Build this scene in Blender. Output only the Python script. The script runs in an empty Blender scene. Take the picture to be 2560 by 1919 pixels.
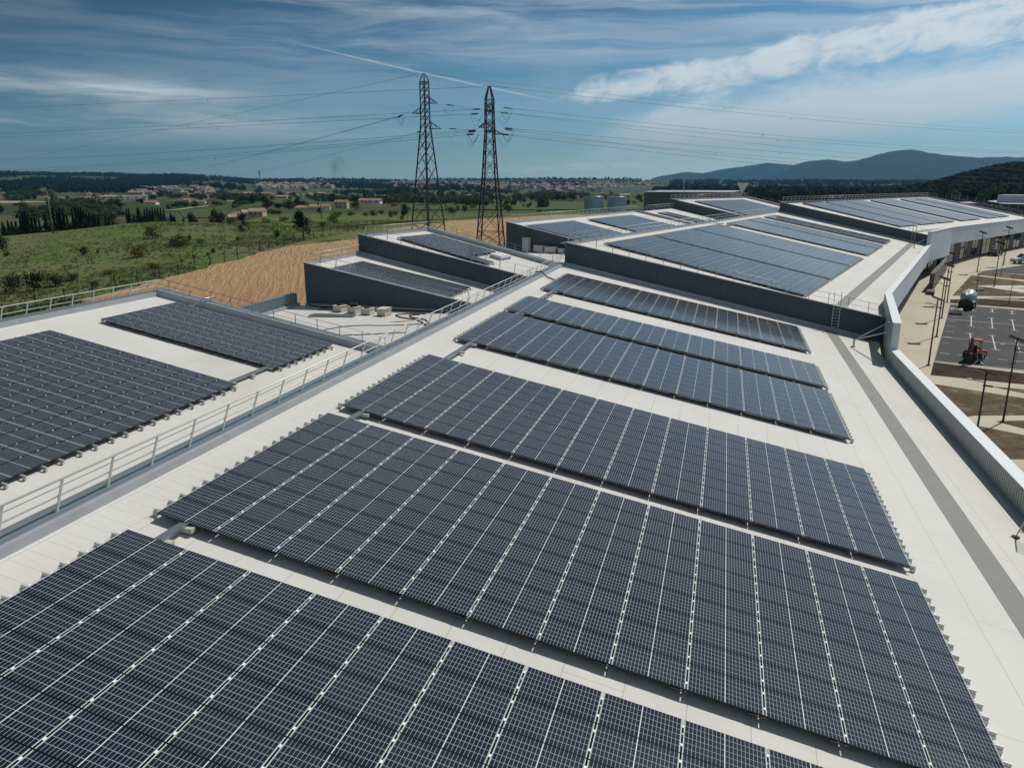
import bpy, bmesh, math, random
import numpy as np
from mathutils import Matrix, Vector, Euler

# ------------------------------------------------------------------ site levels
TS = 0.1940052            # roof fall, rise over run
SL = math.atan(TS)
#TERRAIN-BEGIN
OX, OY = 13.6, -15.1      # a fixed point of the site used as pole of the land tables
FENCE = [(-43.0, -80, -6.0), (-43.5, -20, -5.2), (-44.5, 20.0, -4.2), (-45.9, 38.2, -3.4), (-46.8, 41.8, -3.3), (-47.2, 45.6, -3.2), (-47.7, 49.2, -3.1),
         (-48.9, 53.7, -3.0), (-49.1, 57.8, -2.9), (-49.9, 62.5, -2.8), (-50.2, 65.9, -2.7), (-51.5, 72.5, -2.6), (-52.4, 78.3, -2.5),
         (-53.6, 84.8, -2.4), (-55.4, 92.3, -2.2), (-57.8, 101.6, -2.1), (-58.9, 114.4, -2.0), (-60.0, 124.0, -1.9),
         (-60.1, 135.9, -1.6), (-60.2, 148.4, -1.4), (-57.0, 164.6, -1.3), (-48.4, 180.0, -1.2), (-41.3, 194.2, -1.1), (-20, 240, -2.0), (0, 300, -3.0)]
def lerp_tab(t, x):
    if x <= t[0][0]: return t[0][1]
    for (a, p), (b, q) in zip(t, t[1:]):
        if x <= b: return p + (q - p) * (x - a) / (b - a)
    return t[-1][1]
def sstep(a, b, x):
    t = min(1.0, max(0.0, (x - a) / (b - a))); return t * t * (3 - 2 * t)
FX = [(y, x) for x, y, z in FENCE]; FZ = [(y, z) for x, y, z in FENCE]
def fence_x(y): return lerp_tab(FX, y)
def fence_z(y): return lerp_tab(FZ, y)
def zg(y):                # forecourt level along the shop fronts
    return -11.1 + 0.038 * min(max(y - 42.0, 0.0), 115.0)
def bank_foot(y): return (-26.9 if y < 52 else -26.2) + .278 * max(0, y - 63)
def bank_z(y): return lerp_tab([(60, -6.5), (80, -3.6), (95, -1.9), (150, -1.7), (220, -2.2)], y)
CREST = [(-60, -4.2), (-48.5, -2.8), (-46.5, -2.2), (-44.3, -1.5), (-41.5, -.7), (-39.5, -.5), (-36, -.9), (-33, -1.6), (-29, -2.0), (-24, -2.0), (-14, -2.5), (0, -4)]
def nz(x, y, s, k=0):     # cheap smooth land noise, -1..1
    return (math.sin(x / s + 1.7 * k) * math.cos(y / s * 1.13 + k) + .5 * math.sin(x / s * 2.3 + y / s * 1.9 + k * 2.1)) / 1.5
def land_left(phi, r):
    c = lerp_tab(CREST, phi)
    w = sstep(-37, -33, phi)       # east of this azimuth the plateau does not drop behind a crest
    a = lerp_tab([(0, -6), (60, -5.2), (85, -3.6), (130, (c - 3.0) / 2 - .4), (175, c), (195, c - .4), (240, c - 4.5), (310, -13), (500, -15), (900, -15),
                  (1500, -13), (2200, -5), (3200, 12), (4300, 28), (5200, 36), (7000, 26), (16000, 0)], r)
    b = lerp_tab([(0, -6), (60, -5), (85, -3.4), (130, -2.0), (175, c), (240, -3.0), (400, -7.0), (660, -9.5), (900, -14.5), (1500, -14), (2200, -9), (3200, -3),
                  (4300, 3), (5200, 6), (7000, 4), (16000, 0)], r)
    return a * (1 - w) + b * w
def land_right(phi, r):
    a = lerp_tab([(0, -8), (150, -7), (260, -6), (500, -8), (900, -10), (1600, -12), (3000, -4), (4500, 2), (16000, 0)], r)
    h = lerp_tab([(0, 0), (320, 0), (480, 6), (700, 22), (900, 24), (1400, 10), (2000, 0)], r)
    return a + h * sstep(9.5, 17.5, phi)
def terrain_z(x, y, site=True):
    dx, dy = x - OX, y - OY
    r = math.hypot(dx, dy); phi = math.degrees(math.atan2(dx, dy))
    p2 = max(-60, min(30, phi))
    w = sstep(-13, -1, p2)
    z = 0
    if w < 1: z += land_left(p2, r) * (1 - w)
    if w > 0: z += land_right(p2, r) * w
    amp = min(1.0, max(0, r - 60) / 200.0)
    z += amp * .35 * nz(x, y, 14, 1) + min(6.0, r / 700.0) * nz(x, y, 160, 3) * sstep(260, 600, r) + min(14, r / 330) * (1 - .65 * sstep(-34, -24, p2)) * nz(x, y, 620, 5) * sstep(1700, 3400, r)
    if not site: return z
    fx = fence_x(y)
    if -75 < y < 300:
        k = sstep(14, 0, fx - x) if x < fx else 1.0      # meet the fence line level just outside it
        zi = fence_z(y)
        if x < fx:
            z = z * (1 - k) + zi * k
        elif x < 165:
            e = sstep(-75, -55, y) * (1 - sstep(215, 250, y)) * (1 - sstep(125, 165, x))
            lip = 6.5 * sstep(88, 112, y)
            inner = zi + (min(zg(y) - .7, -8.2) - zi) * sstep(.3 + lip, 5 + lip, x - fx)
            if y < 50:                     # grassy bank that has not been dug away
                g = zi + (-6.4 - zi) * min(1.0, (x - fx) / 18.0) + .25 * nz(x, y, 3.1, 2)
                if x > -27.2: g += (min(zg(y) - .7, -8.2) - g) * sstep(-27.2, -26.2, x)
                q = sstep(43.5, 49.5, y + 1.5 * nz(x, y, 4, 6)); inner = inner * q + g * (1 - q)
            z = z * (1 - e) + inner * e
    return z
#TERRAIN-END
# ------------------------------------------------------------------ light and air
SUN_E, SKY_S, EXPO = 3.7, .10, 0.0
HAZE_D, HAZE_C = 8.0e-5, (.13, .38, .66)
SKY_T0, SKY_T1 = (.62, .86, .97), (.48, .78, .90)
CLOUD_C = (7.8, 8.4, 8.6)
# ------------------------------------------------------------------ scene basics
scn = bpy.context.scene
COL = scn.collection
rnd = random.Random(7)
def link(o):
    COL.objects.link(o); return o
def tag(o, label=None, cat=None, group=None, kind=None):
    if label: o['label'] = label
    if cat: o['category'] = cat
    if group: o['group'] = group
    if kind: o['kind'] = kind
    return o
def thing(name, label, cat, loc=(0, 0, 0), yaw=0.0, group=None, rot=None):
    o = link(bpy.data.objects.new(name, None)); o.empty_display_size = .5
    o.location = loc; o.rotation_euler = rot if rot else (0, 0, yaw)
    return tag(o, label, cat, group)
def mw(o):
    m = Matrix.LocRotScale(o.location, o.rotation_euler, o.scale)
    return mw(o.parent) @ m if o.parent else m
class MB:
    def __init__(s): s.v = []; s.f = []; s.m = []; s.sm = []
    def add(s, vs, fs, mi=0, smooth=False):
        n = len(s.v); s.v += [tuple(p) for p in vs]
        for f in fs: s.f.append(tuple(i + n for i in f)); s.m.append(mi); s.sm.append(smooth)
        return s
    def quad(s, a, b, c, d, mi=0): return s.add([a, b, c, d], [(0, 1, 2, 3)], mi)
    def poly(s, pts, mi=0): return s.add(pts, [tuple(range(len(pts)))], mi)
    def box(s, x0, x1, y0, y1, z0, z1, mi=0):
        v = [(x0, y0, z0), (x1, y0, z0), (x1, y1, z0), (x0, y1, z0), (x0, y0, z1), (x1, y0, z1), (x1, y1, z1), (x0, y1, z1)]
        return s.add(v, [(0, 3, 2, 1), (4, 5, 6, 7), (0, 1, 5, 4), (1, 2, 6, 5), (2, 3, 7, 6), (3, 0, 4, 7)], mi)
    def prism(s, pts, z0, z1, mi=0, cap=True):   # z0,z1 numbers or functions of (x,y)
        f0 = z0 if callable(z0) else (lambda x, y: z0); f1 = z1 if callable(z1) else (lambda x, y: z1)
        n = len(pts)
        v = [(p[0], p[1], f0(p[0], p[1])) for p in pts] + [(p[0], p[1], f1(p[0], p[1])) for p in pts]
        f = [(i, (i + 1) % n, n + (i + 1) % n, n + i) for i in range(n)]
        if cap: f += [tuple(range(n - 1, -1, -1)), tuple(range(n, 2 * n))]
        return s.add(v, f, mi)
    def bar(s, a, b, w, h=None, mi=0, up=(0, 0, 1)):
        h = h or w; a = Vector(a); b = Vector(b); d = (b - a).normalized(); u = Vector(up)
        if abs(d.dot(u)) > .98: u = Vector((1, 0, 0))
        x = d.cross(u).normalized(); y = x.cross(d).normalized()
        v = [p + x * (sx * w / 2) + y * (sy * h / 2) for p in (a, b) for sx, sy in ((-1, -1), (1, -1), (1, 1), (-1, 1))]
        return s.add(v, [(3, 2, 1, 0), (4, 5, 6, 7), (0, 1, 5, 4), (1, 2, 6, 5), (2, 3, 7, 6), (3, 0, 4, 7)], mi)
    def tube(s, pts, r, n=6, mi=0, r2=None):
        pts = [Vector(p) for p in pts]; rings = []
        for i, p in enumerate(pts):
            d = (pts[min(i + 1, len(pts) - 1)] - pts[max(i - 1, 0)]).normalized()
            u = Vector((0, 0, 1)) if abs(d.z) < .95 else Vector((1, 0, 0))
            x = d.cross(u).normalized(); y = x.cross(d)
            rr = r if r2 is None else r + (r2 - r) * i / (len(pts) - 1)
            rings.append([p + (x * math.cos(2 * math.pi * k / n) + y * math.sin(2 * math.pi * k / n)) * rr for k in range(n)])
        v = [q for R in rings for q in R]; f = []
        for i in range(len(pts) - 1):
            for k in range(n): f.append((i * n + k, i * n + (k + 1) % n, (i + 1) * n + (k + 1) % n, (i + 1) * n + k))
        f += [tuple(range(n - 1, -1, -1)), tuple((len(pts) - 1) * n + k for k in range(n))]
        return s.add(v, f, mi, True)
    def mesh(s, name, mats, parent=None, local=False):
        me = bpy.data.meshes.new(name)
        v = s.v
        if parent is not None and not local:
            inv = mw(parent).inverted(); v = [tuple(inv @ Vector(p)) for p in v]
        me.from_pydata(v, [], s.f)
        for m in (mats if isinstance(mats, (list, tuple)) else [mats]): me.materials.append(m)
        me.polygons.foreach_set('material_index', s.m); me.polygons.foreach_set('use_smooth', s.sm)
        me.update(); return me
    def build(s, name, mats, parent=None, local=False, **kw):
        o = link(bpy.data.objects.new(name, s.mesh(name, mats, parent, local))); o.parent = parent
        return tag(o, **kw)
def inst(name, me, parent, loc=(0, 0, 0), rot=(0, 0, 0), scale=(1, 1, 1)):
    o = link(bpy.data.objects.new(name, me)); o.parent = parent; o.location = loc; o.rotation_euler = rot; o.scale = scale
    return o
def copy_tree(o, parent=None):
    c = link(o.copy()); c.parent = parent
    for ch in [k for k in o.children]: copy_tree(ch, c)
    return c

# ------------------------------------------------------------------ materials
def newmat(name):
    m = bpy.data.materials.new(name); m.use_nodes = True
    nt = m.node_tree; return m, nt, nt.nodes['Principled BSDF']
def N(nt, t, **kw):
    n = nt.nodes.new(t)
    for k, v in kw.items():
        if k.startswith('i_'):
            key = k[2:]; key = int(key) if key.isdigit() else key.replace('_', ' ')
            n.inputs[key].default_value = v
        else: setattr(n, k, v)
    return n
def math_(nt, op, a, b=None, c=None, clamp=False):
    n = nt.nodes.new('ShaderNodeMath'); n.operation = op; n.use_clamp = clamp
    for i, q in enumerate((a, b, c)):
        if q is None: continue
        if isinstance(q, (int, float)): n.inputs[i].default_value = q
        else: nt.links.new(q, n.inputs[i])
    return n.outputs[0]
def mixc(nt, fac, a, b, bt='MIX'):
    n = nt.nodes.new('ShaderNodeMix'); n.data_type = 'RGBA'; n.blend_type = bt
    for i, q in ((0, fac), (6, a), (7, b)):
        if isinstance(q, (int, float)): n.inputs[i].default_value = q
        elif isinstance(q, tuple): n.inputs[i].default_value = (*q, 1) if len(q) == 3 else q
        else: nt.links.new(q, n.inputs[i])
    return n.outputs[2]
def ramp(nt, fac, stops):
    n = nt.nodes.new('ShaderNodeValToRGB'); e = n.color_ramp.elements
    while len(e) < len(stops): e.new(.5)
    for i, (p, c) in enumerate(stops):
        e[i].position = p; e[i].color = (*c, 1) if len(c) == 3 else c
    nt.links.new(fac, n.inputs[0]); return n.outputs[0]
def coord(nt, which='Object', scale=(1, 1, 1), rot=(0, 0, 0)):
    t = nt.nodes.new('ShaderNodeTexCoord'); mp = nt.nodes.new('ShaderNodeMapping')
    mp.inputs['Scale'].default_value = scale; mp.inputs['Rotation'].default_value = rot
    nt.links.new(t.outputs[which], mp.inputs[0]); return mp.outputs[0]
def geopos(nt, scale=(1, 1, 1), rot=(0, 0, 0)):
    t = nt.nodes.new('ShaderNodeNewGeometry'); mp = nt.nodes.new('ShaderNodeMapping')
    mp.inputs['Scale'].default_value = scale; mp.inputs['Rotation'].default_value = rot
    nt.links.new(t.outputs['Position'], mp.inputs[0]); return mp.outputs[0]
def noise(nt, vec, scale, detail=4, rough=.55, dist=0):
    n = nt.nodes.new('ShaderNodeTexNoise'); n.inputs['Scale'].default_value = scale; n.inputs['Detail'].default_value = detail
    n.inputs['Roughness'].default_value = rough; n.inputs['Distortion'].default_value = dist
    nt.links.new(vec, n.inputs['Vector']); return n.outputs['Fac']
def bump(nt, bs, h, strength=.3, dist=.02):
    b = nt.nodes.new('ShaderNodeBump'); b.inputs['Strength'].default_value = strength; b.inputs['Distance'].default_value = dist
    nt.links.new(h, b.inputs['Height']); nt.links.new(b.outputs[0], bs.inputs['Normal'])
def simple(name, col, rough=.6, metal=0.0, var=.12, scale=2.0, spec=.5, bmp=0.0):
    m, nt, b = newmat(name)
    v = coord(nt); f = noise(nt, v, scale)
    c = mixc(nt, f, tuple(k * (1 - var) for k in col), tuple(min(1, k * (1 + var)) for k in col))
    nt.links.new(c, b.inputs['Base Color'])
    b.inputs['Roughness'].default_value = rough; b.inputs['Metallic'].default_value = metal; b.inputs['Specular IOR Level'].default_value = spec
    if bmp: bump(nt, b, noise(nt, v, scale * 8), bmp)
    return m
def stripe(nt, x, pitch, w):      # 1 inside a line of half width w every pitch
    f = math_(nt, 'FRACT', math_(nt, 'MULTIPLY_ADD', x, 1.0 / pitch, .5))
    d = math_(nt, 'MULTIPLY', math_(nt, 'ABSOLUTE', math_(nt, 'SUBTRACT', f, .5)), pitch)
    return math_(nt, 'LESS_THAN', d, w)
MAT = {}
def mat_membrane():
    m, nt, b = newmat('roof_membrane')
    v = coord(nt); sp = nt.nodes.new('ShaderNodeSeparateXYZ'); nt.links.new(v, sp.inputs[0])
    x, y = sp.outputs[0], sp.outputs[1]
    wob = noise(nt, v, .5, 2)
    x2 = math_(nt, 'MULTIPLY_ADD', wob, .12, x)
    s1 = stripe(nt, x2, 1.36, .011)                                    # sheet laps along the slope direction
    row = math_(nt, 'FLOOR', math_(nt, 'MULTIPLY', x2, 1 / 1.36))
    y2 = math_(nt, 'ADD', y, math_(nt, 'MULTIPLY', math_(nt, 'FRACT', math_(nt, 'MULTIPLY', row, .381)), 9.0))
    s2 = stripe(nt, y2, 9.0, .011)
    seam = math_(nt, 'MAXIMUM', s1, s2)
    inst_ = math_(nt, 'MULTIPLY', math_(nt, 'GREATER_THAN', x, -1.55), math_(nt, 'LESS_THAN', x, .1))
    lead = math_(nt, 'MAXIMUM', stripe(nt, y, .504, .007), math_(nt, 'MULTIPLY', stripe(nt, math_(nt, 'MULTIPLY_ADD', x, .22, y), 1.0076, .007), .7))
    lead = math_(nt, 'MAXIMUM', lead, stripe(nt, math_(nt, 'ADD', x, .35), 50.0, .008))
    seam = math_(nt, 'MAXIMUM', seam, math_(nt, 'MULTIPLY', lead, inst_))
    big = noise(nt, v, .16, 6, .68); fine = noise(nt, v, 4.5, 6, .75)
    base = ramp(nt, big, [(.25, (.535, .52, .48)), (.5, (.60, .585, .545)), (.75, (.65, .635, .60))])
    base = mixc(nt, math_(nt, 'MULTIPLY', fine, .28), base, (.44, .43, .40))
    st = noise(nt, coord(nt, scale=(.5, 2.2, 1)), .7, 5, .7)
    base = mixc(nt, math_(nt, 'MULTIPLY', math_(nt, 'GREATER_THAN', st, .66), .12), base, (.40, .36, .31))
    vo = nt.nodes.new('ShaderNodeTexVoronoi'); vo.inputs['Scale'].default_value = .37; nt.links.new(coord(nt, scale=(1, 2.6, 1)), vo.inputs['Vector'])
    base = mixc(nt, math_(nt, 'MULTIPLY', math_(nt, 'LESS_THAN', vo.outputs['Distance'], .10), .16), base, (.45, .40, .35))
    vr = nt.nodes.new('ShaderNodeTexVoronoi'); vr.inputs['Scale'].default_value = .08; nt.links.new(v, vr.inputs['Vector'])
    base = mixc(nt, math_(nt, 'MULTIPLY', math_(nt, 'LESS_THAN', math_(nt, 'ADD', vr.outputs['Distance'], math_(nt, 'MULTIPLY', fine, .15)), .16), .10), base, (.62, .36, .28))
    c = mixc(nt, math_(nt, 'MULTIPLY', seam, .52), base, (.24, .215, .18))
    nt.links.new(c, b.inputs['Base Color']); b.inputs['Roughness'].default_value = .62; b.inputs['Specular IOR Level'].default_value = .3
    bump(nt, b, math_(nt, 'ADD', math_(nt, 'MULTIPLY', noise(nt, v, 1.1, 3), .8), math_(nt, 'MULTIPLY', fine, .3)), .25, .02)
    return m
def mat_solar():
    m, nt, b = newmat('solar_glass')
    t = nt.nodes.new('ShaderNodeTexCoord'); sp = nt.nodes.new('ShaderNodeSeparateXYZ'); nt.links.new(t.outputs['UV'], sp.inputs[0])
    x, y = sp.outputs[0], sp.outputs[1]
    ax = math_(nt, 'ABSOLUTE', x); ay = math_(nt, 'ABSOLUTE', y)
    lx = stripe(nt, math_(nt, 'SUBTRACT', ax, .008), .0806, .0035)
    ly = math_(nt, 'MULTIPLY', stripe(nt, y, .1626, .0038), math_(nt, 'LESS_THAN', ay, .47))
    mid = math_(nt, 'LESS_THAN', ax, .0095)
    edge = math_(nt, 'MULTIPLY', math_(nt, 'GREATER_THAN', ax, .8225), math_(nt, 'LESS_THAN', ax, .8375))
    frame = math_(nt, 'MAXIMUM', math_(nt, 'GREATER_THAN', ax, .8375), math_(nt, 'GREATER_THAN', ay, .4885))
    oi = nt.nodes.new('ShaderNodeObjectInfo'); rn = oi.outputs['Random']
    cell = ramp(nt, rn, [(0, (.0062, .0105, .0230)), (.5, (.0068, .0115, .0245)), (.85, (.0074, .0116, .0240)), (1, (.0084, .0115, .0225))])
    grid = math_(nt, 'MAXIMUM', lx, ly)
    c = mixc(nt, math_(nt, 'MULTIPLY', grid, .85), cell, (.46, .51, .54))
    c = mixc(nt, math_(nt, 'MAXIMUM', mid, edge), c, (.62, .64, .63))
    c = mixc(nt, frame, c, (.012, .012, .013))
    nt.links.new(c, b.inputs['Base Color'])
    r = math_(nt, 'MULTIPLY_ADD', rn, .05, .24)
    nt.links.new(r, b.inputs['Roughness']); b.inputs['Specular IOR Level'].default_value = .22
    b.inputs['Coat Weight'].default_value = .5; b.inputs['Coat Roughness'].default_value = .10; b.inputs['Coat IOR'].default_value = 1.33
    sparkle = noise(nt, t.outputs['Object'], 75, 2, .8)
    bump(nt, b, sparkle, .10, .004)
    return m
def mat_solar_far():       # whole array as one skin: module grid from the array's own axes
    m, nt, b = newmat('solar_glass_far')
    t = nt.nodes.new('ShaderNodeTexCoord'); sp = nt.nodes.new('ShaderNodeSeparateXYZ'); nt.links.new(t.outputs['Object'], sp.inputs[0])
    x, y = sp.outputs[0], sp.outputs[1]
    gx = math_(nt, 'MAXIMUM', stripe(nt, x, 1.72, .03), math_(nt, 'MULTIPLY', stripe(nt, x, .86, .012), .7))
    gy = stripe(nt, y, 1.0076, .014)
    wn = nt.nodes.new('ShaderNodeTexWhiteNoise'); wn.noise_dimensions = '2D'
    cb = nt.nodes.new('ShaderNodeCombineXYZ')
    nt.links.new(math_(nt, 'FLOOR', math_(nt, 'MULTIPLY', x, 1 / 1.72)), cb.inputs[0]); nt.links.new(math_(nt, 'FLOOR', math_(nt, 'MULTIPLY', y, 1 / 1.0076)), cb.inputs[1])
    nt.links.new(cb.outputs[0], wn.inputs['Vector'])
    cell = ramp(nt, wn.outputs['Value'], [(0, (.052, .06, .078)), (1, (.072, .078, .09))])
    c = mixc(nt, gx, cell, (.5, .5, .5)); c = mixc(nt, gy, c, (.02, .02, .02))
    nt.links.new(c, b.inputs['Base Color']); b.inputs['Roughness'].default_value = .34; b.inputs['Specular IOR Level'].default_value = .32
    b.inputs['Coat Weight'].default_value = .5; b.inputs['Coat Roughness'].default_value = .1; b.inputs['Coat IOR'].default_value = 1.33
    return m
def mat_cladding(name, col, rough=.45):
    m, nt, b = newmat(name)
    v = coord(nt); g = geopos(nt)
    f = noise(nt, v, .35, 5); st = noise(nt, geopos(nt, (1.2, 1.2, .12)), 1.0, 4)
    c = mixc(nt, f, tuple(k * .8 for k in col), tuple(k * 1.2 for k in col))
    c = mixc(nt, math_(nt, 'MULTIPLY', st, .35), c, tuple(k * .7 + .01 for k in col))
    nt.links.new(c, b.inputs['Base Color']); b.inputs['Roughness'].default_value = rough; b.inputs['Metallic'].default_value = .15
    b.inputs['Specular IOR Level'].default_value = .4
    return m
def mat_ground(name, cols, s1, s2, rough=.95, bmp=.5, bd=.05):
    m, nt, b = newmat(name)
    v = geopos(nt); f = noise(nt, v, s1, 6, .65); g = noise(nt, v, s2, 5, .7)
    c = ramp(nt, f, [(.28 + .44 * i / (len(cols) - 1), k) for i, k in enumerate(cols)])
    c = mixc(nt, math_(nt, 'MULTIPLY', g, .5), c, tuple(k * .55 for k in cols[0]))
    nt.links.new(c, b.inputs['Base Color']); b.inputs['Roughness'].default_value = rough; b.inputs['Specular IOR Level'].default_value = .2
    bump(nt, b, math_(nt, 'ADD', f, g), bmp, bd)
    return m
def mat_bank():
    m, nt, b = newmat('cut_earth')
    g = geopos(nt)
    # grooves left by the digger bucket run down the cut, bending a little
    warp = noise(nt, g, .09, 3); sp = nt.nodes.new('ShaderNodeSeparateXYZ'); nt.links.new(g, sp.inputs[0])
    q = math_(nt, 'ADD', math_(nt, 'MULTIPLY_ADD', sp.outputs[0], .88, math_(nt, 'MULTIPLY', sp.outputs[1], .47)), math_(nt, 'MULTIPLY', warp, 1.6))
    gr = noise(nt, N_vec(nt, q, math_(nt, 'MULTIPLY', sp.outputs[1], .10)), 2.1, 4, .65)
    groove = math_(nt, 'MULTIPLY_ADD', gr, 4.5, -1.75, clamp=True)
    big = noise(nt, g, .06, 4); fine = noise(nt, g, 1.1, 6, .7); clod = noise(nt, g, 4.0, 4, .8)
    far = math_(nt, 'MULTIPLY_ADD', sp.outputs[1], 1 / 60, -.95, clamp=True)
    red = math_(nt, 'MULTIPLY', math_(nt, 'SUBTRACT', 1.0, far), math_(nt, 'MULTIPLY_ADD', big, 3.0, -.9, clamp=True))
    c = mixc(nt, fine, (.33, .215, .115), (.50, .365, .205))
    c = mixc(nt, math_(nt, 'MULTIPLY', red, .75), c, (.36, .18, .105))
    c = mixc(nt, math_(nt, 'MULTIPLY', math_(nt, 'SUBTRACT', 1.0, groove), .42), c, (.20, .115, .065))
    c = mixc(nt, math_(nt, 'MULTIPLY', math_(nt, 'GREATER_THAN', clod, .66), .4), c, (.12, .08, .045))
    nt.links.new(c, b.inputs['Base Color']); b.inputs['Roughness'].default_value = .95; b.inputs['Specular IOR Level'].default_value = .15
    bump(nt, b, math_(nt, 'ADD', math_(nt, 'MULTIPLY', groove, .8), math_(nt, 'ADD', fine, math_(nt, 'MULTIPLY', clod, .5))), .9, .16)
    return m
def N_vec(nt, a, b, c=0.0):
    n = nt.nodes.new('ShaderNodeCombineXYZ')
    for i, q in enumerate((a, b, c)):
        if isinstance(q, (int, float)): n.inputs[i].default_value = q
        else: nt.links.new(q, n.inputs[i])
    return n.outputs[0]
def mat_land():
    m, nt, b = newmat('land')
    g = geopos(nt)
    at = nt.nodes.new('ShaderNodeAttribute'); at.attribute_name = 'far'     # 0 hill meadow, 1 far farmland
    f1 = noise(nt, g, .035, 5, .6); f2 = noise(nt, g, .35, 5, .7); f3 = noise(nt, geopos(nt, (1, .35, 1), (0, 0, .5)), .12, 5, .6)
    grass = ramp(nt, f1, [(.3, (.068, .108, .024)), (.46, (.098, .138, .036)), (.60, (.142, .150, .062)), (.75, (.092, .138, .028))])
    grass = mixc(nt, math_(nt, 'MULTIPLY_ADD', f3, 1.9, -.75, clamp=True), grass, (.160, .145, .085))
    grass = mixc(nt, math_(nt, 'MULTIPLY_ADD', f2, 1.6, -.62, clamp=True), grass, (.040, .058, .018))
    tuft = noise(nt, g, 1.6, 4, .75)
    grass = mixc(nt, math_(nt, 'MULTIPLY', math_(nt, 'GREATER_THAN', tuft, .62), .35), grass, (.036, .048, .016))
    vo = nt.nodes.new('ShaderNodeTexVoronoi'); vo.inputs['Scale'].default_value = .0075; vo.inputs['Randomness'].default_value = .9
    nt.links.new(geopos(nt, (1, .42, 1), (0, 0, .35)), vo.inputs['Vector'])
    sep = nt.nodes.new('ShaderNodeSeparateColor'); nt.links.new(vo.outputs['Color'], sep.inputs[0])
    field = ramp(nt, sep.outputs[0], [(0, (.035, .058, .020)), (.3, (.07, .10, .03)), (.5, (.105, .105, .055)), (.68, (.05, .075, .028)), (.82, (.15, .115, .07)), (1, (.055, .09, .03))])
    rows = noise(nt, geopos(nt, (1, .08, 1), (0, 0, .9)), .5, 2)
    field = mixc(nt, math_(nt, 'MULTIPLY', rows, .5), field, (.03, .045, .02))
    scrub = noise(nt, g, .02, 6, .72)
    field = mixc(nt, math_(nt, 'MULTIPLY_ADD', scrub, 5.0, -2.6, clamp=True), field, (.020, .032, .016))
    c = mixc(nt, at.outputs['Fac'], grass, field)
    nt.links.new(c, b.inputs['Base Color']); b.inputs['Roughness'].default_value = 1; b.inputs['Specular IOR Level'].default_value = .1
    bump(nt, b, math_(nt, 'ADD', f2, tuft), .8, .25)
    return m
def mat_leaf(name, a, c2, trans=.15):
    m, nt, b = newmat(name)
    oi = nt.nodes.new('ShaderNodeObjectInfo')
    f = noise(nt, coord(nt), 1.3, 3)
    c = mixc(nt, f, a, c2)
    hs = nt.nodes.new('ShaderNodeHueSaturation'); nt.links.new(c, hs.inputs['Color'])
    nt.links.new(math_(nt, 'MULTIPLY_ADD', oi.outputs['Random'], .05, .475), hs.inputs['Hue']); nt.links.new(math_(nt, 'MULTIPLY_ADD', oi.outputs['Random'], .5, .75), hs.inputs['Value'])
    nt.links.new(hs.outputs[0], b.inputs['Base Color']); b.inputs['Roughness'].default_value = .8; b.inputs['Specular IOR Level'].default_value = .05
    tr = nt.nodes.new('ShaderNodeBsdfTranslucent'); nt.links.new(hs.outputs[0], tr.inputs['Color'])
    mx = nt.nodes.new('ShaderNodeMixShader'); mx.inputs[0].default_value = .4; nt.links.new(b.outputs[0], mx.inputs[1]); nt.links.new(tr.outputs[0], mx.inputs[2])
    nt.links.new(mx.outputs[0], nt.nodes['Material Output'].inputs['Surface'])
    return m
def mat_asphalt():
    m, nt, b = newmat('asphalt')
    g = geopos(nt); f = noise(nt, geopos(nt, (1, .25, 1), (0, 0, -.3)), .5, 6, .7); h = noise(nt, g, 6, 4, .8)
    c = ramp(nt, f, [(.3, (.020, .021, .022)), (.6, (.040, .040, .040)), (.75, (.085, .08, .07))])
    c = mixc(nt, math_(nt, 'MULTIPLY', h, .4), c, (.02, .02, .02))
    nt.links.new(c, b.inputs['Base Color']); b.inputs['Roughness'].default_value = .85; bump(nt, b, h, .4, .01)
    return m
def mat_glass():
    m, nt, b = newmat('shop_glass')
    b.inputs['Base Color'].default_value = (.02, .025, .027, 1); b.inputs['Roughness'].default_value = .06; b.inputs['Specular IOR Level'].default_value = .8
    return m
def mat_stone():
    m, nt, b = newmat('dry_stone')
    vo = nt.nodes.new('ShaderNodeTexVoronoi'); vo.inputs['Scale'].default_value = 2.6; nt.links.new(geopos(nt, (1, 1, 1.7)), vo.inputs['Vector'])
    sep = nt.nodes.new('ShaderNodeSeparateColor'); nt.links.new(vo.outputs['Color'], sep.inputs[0])
    c = ramp(nt, sep.outputs[0], [(0, (.10, .085, .065)), (.5, (.22, .19, .15)), (1, (.32, .28, .22))])
    c = mixc(nt, math_(nt, 'MULTIPLY_ADD', vo.outputs['Distance'], 1.6, -.35, clamp=True), c, (.03, .026, .02))
    nt.links.new(c, b.inputs['Base Color']); b.inputs['Roughness'].default_value = .9
    bump(nt, b, math_(nt, 'SUBTRACT', 1.0, vo.outputs['Distance']), 1.0, .06)
    return m
M_ROOF = mat_membrane(); M_SOLAR = mat_solar(); M_SOLARF = mat_solar_far()
M_FRAME = simple('dark_frame', (.018, .018, .02), .45, .3); M_ALU = simple('aluminium', (.56, .57, .58), .38, .75, .08)
M_RAIL = simple('rail_aluminium', (.60, .59, .545), .42, .25, .06); M_WHITE = simple('white_metal', (.78, .79, .79), .4, .0, .05)
M_CLAD = mat_cladding('slate_cladding', (.072, .098, .112)); M_GREYCLAD = mat_cladding('silver_cladding', (.34, .38, .38), .36)
M_FASCIA = mat_cladding('pale_fascia', (.56, .59, .63), .5); M_UPSTAND = simple('grey_flashing', (.36, .37, .39), .5, .15, .2, 1.2)
M_COPING = simple('teal_grey_coping', (.21, .26, .27), .36, .3, .1, .8); M_WALK = simple('grey_gutter_felt', (.225, .222, .205), .85, 0, .14, .9)
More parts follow.
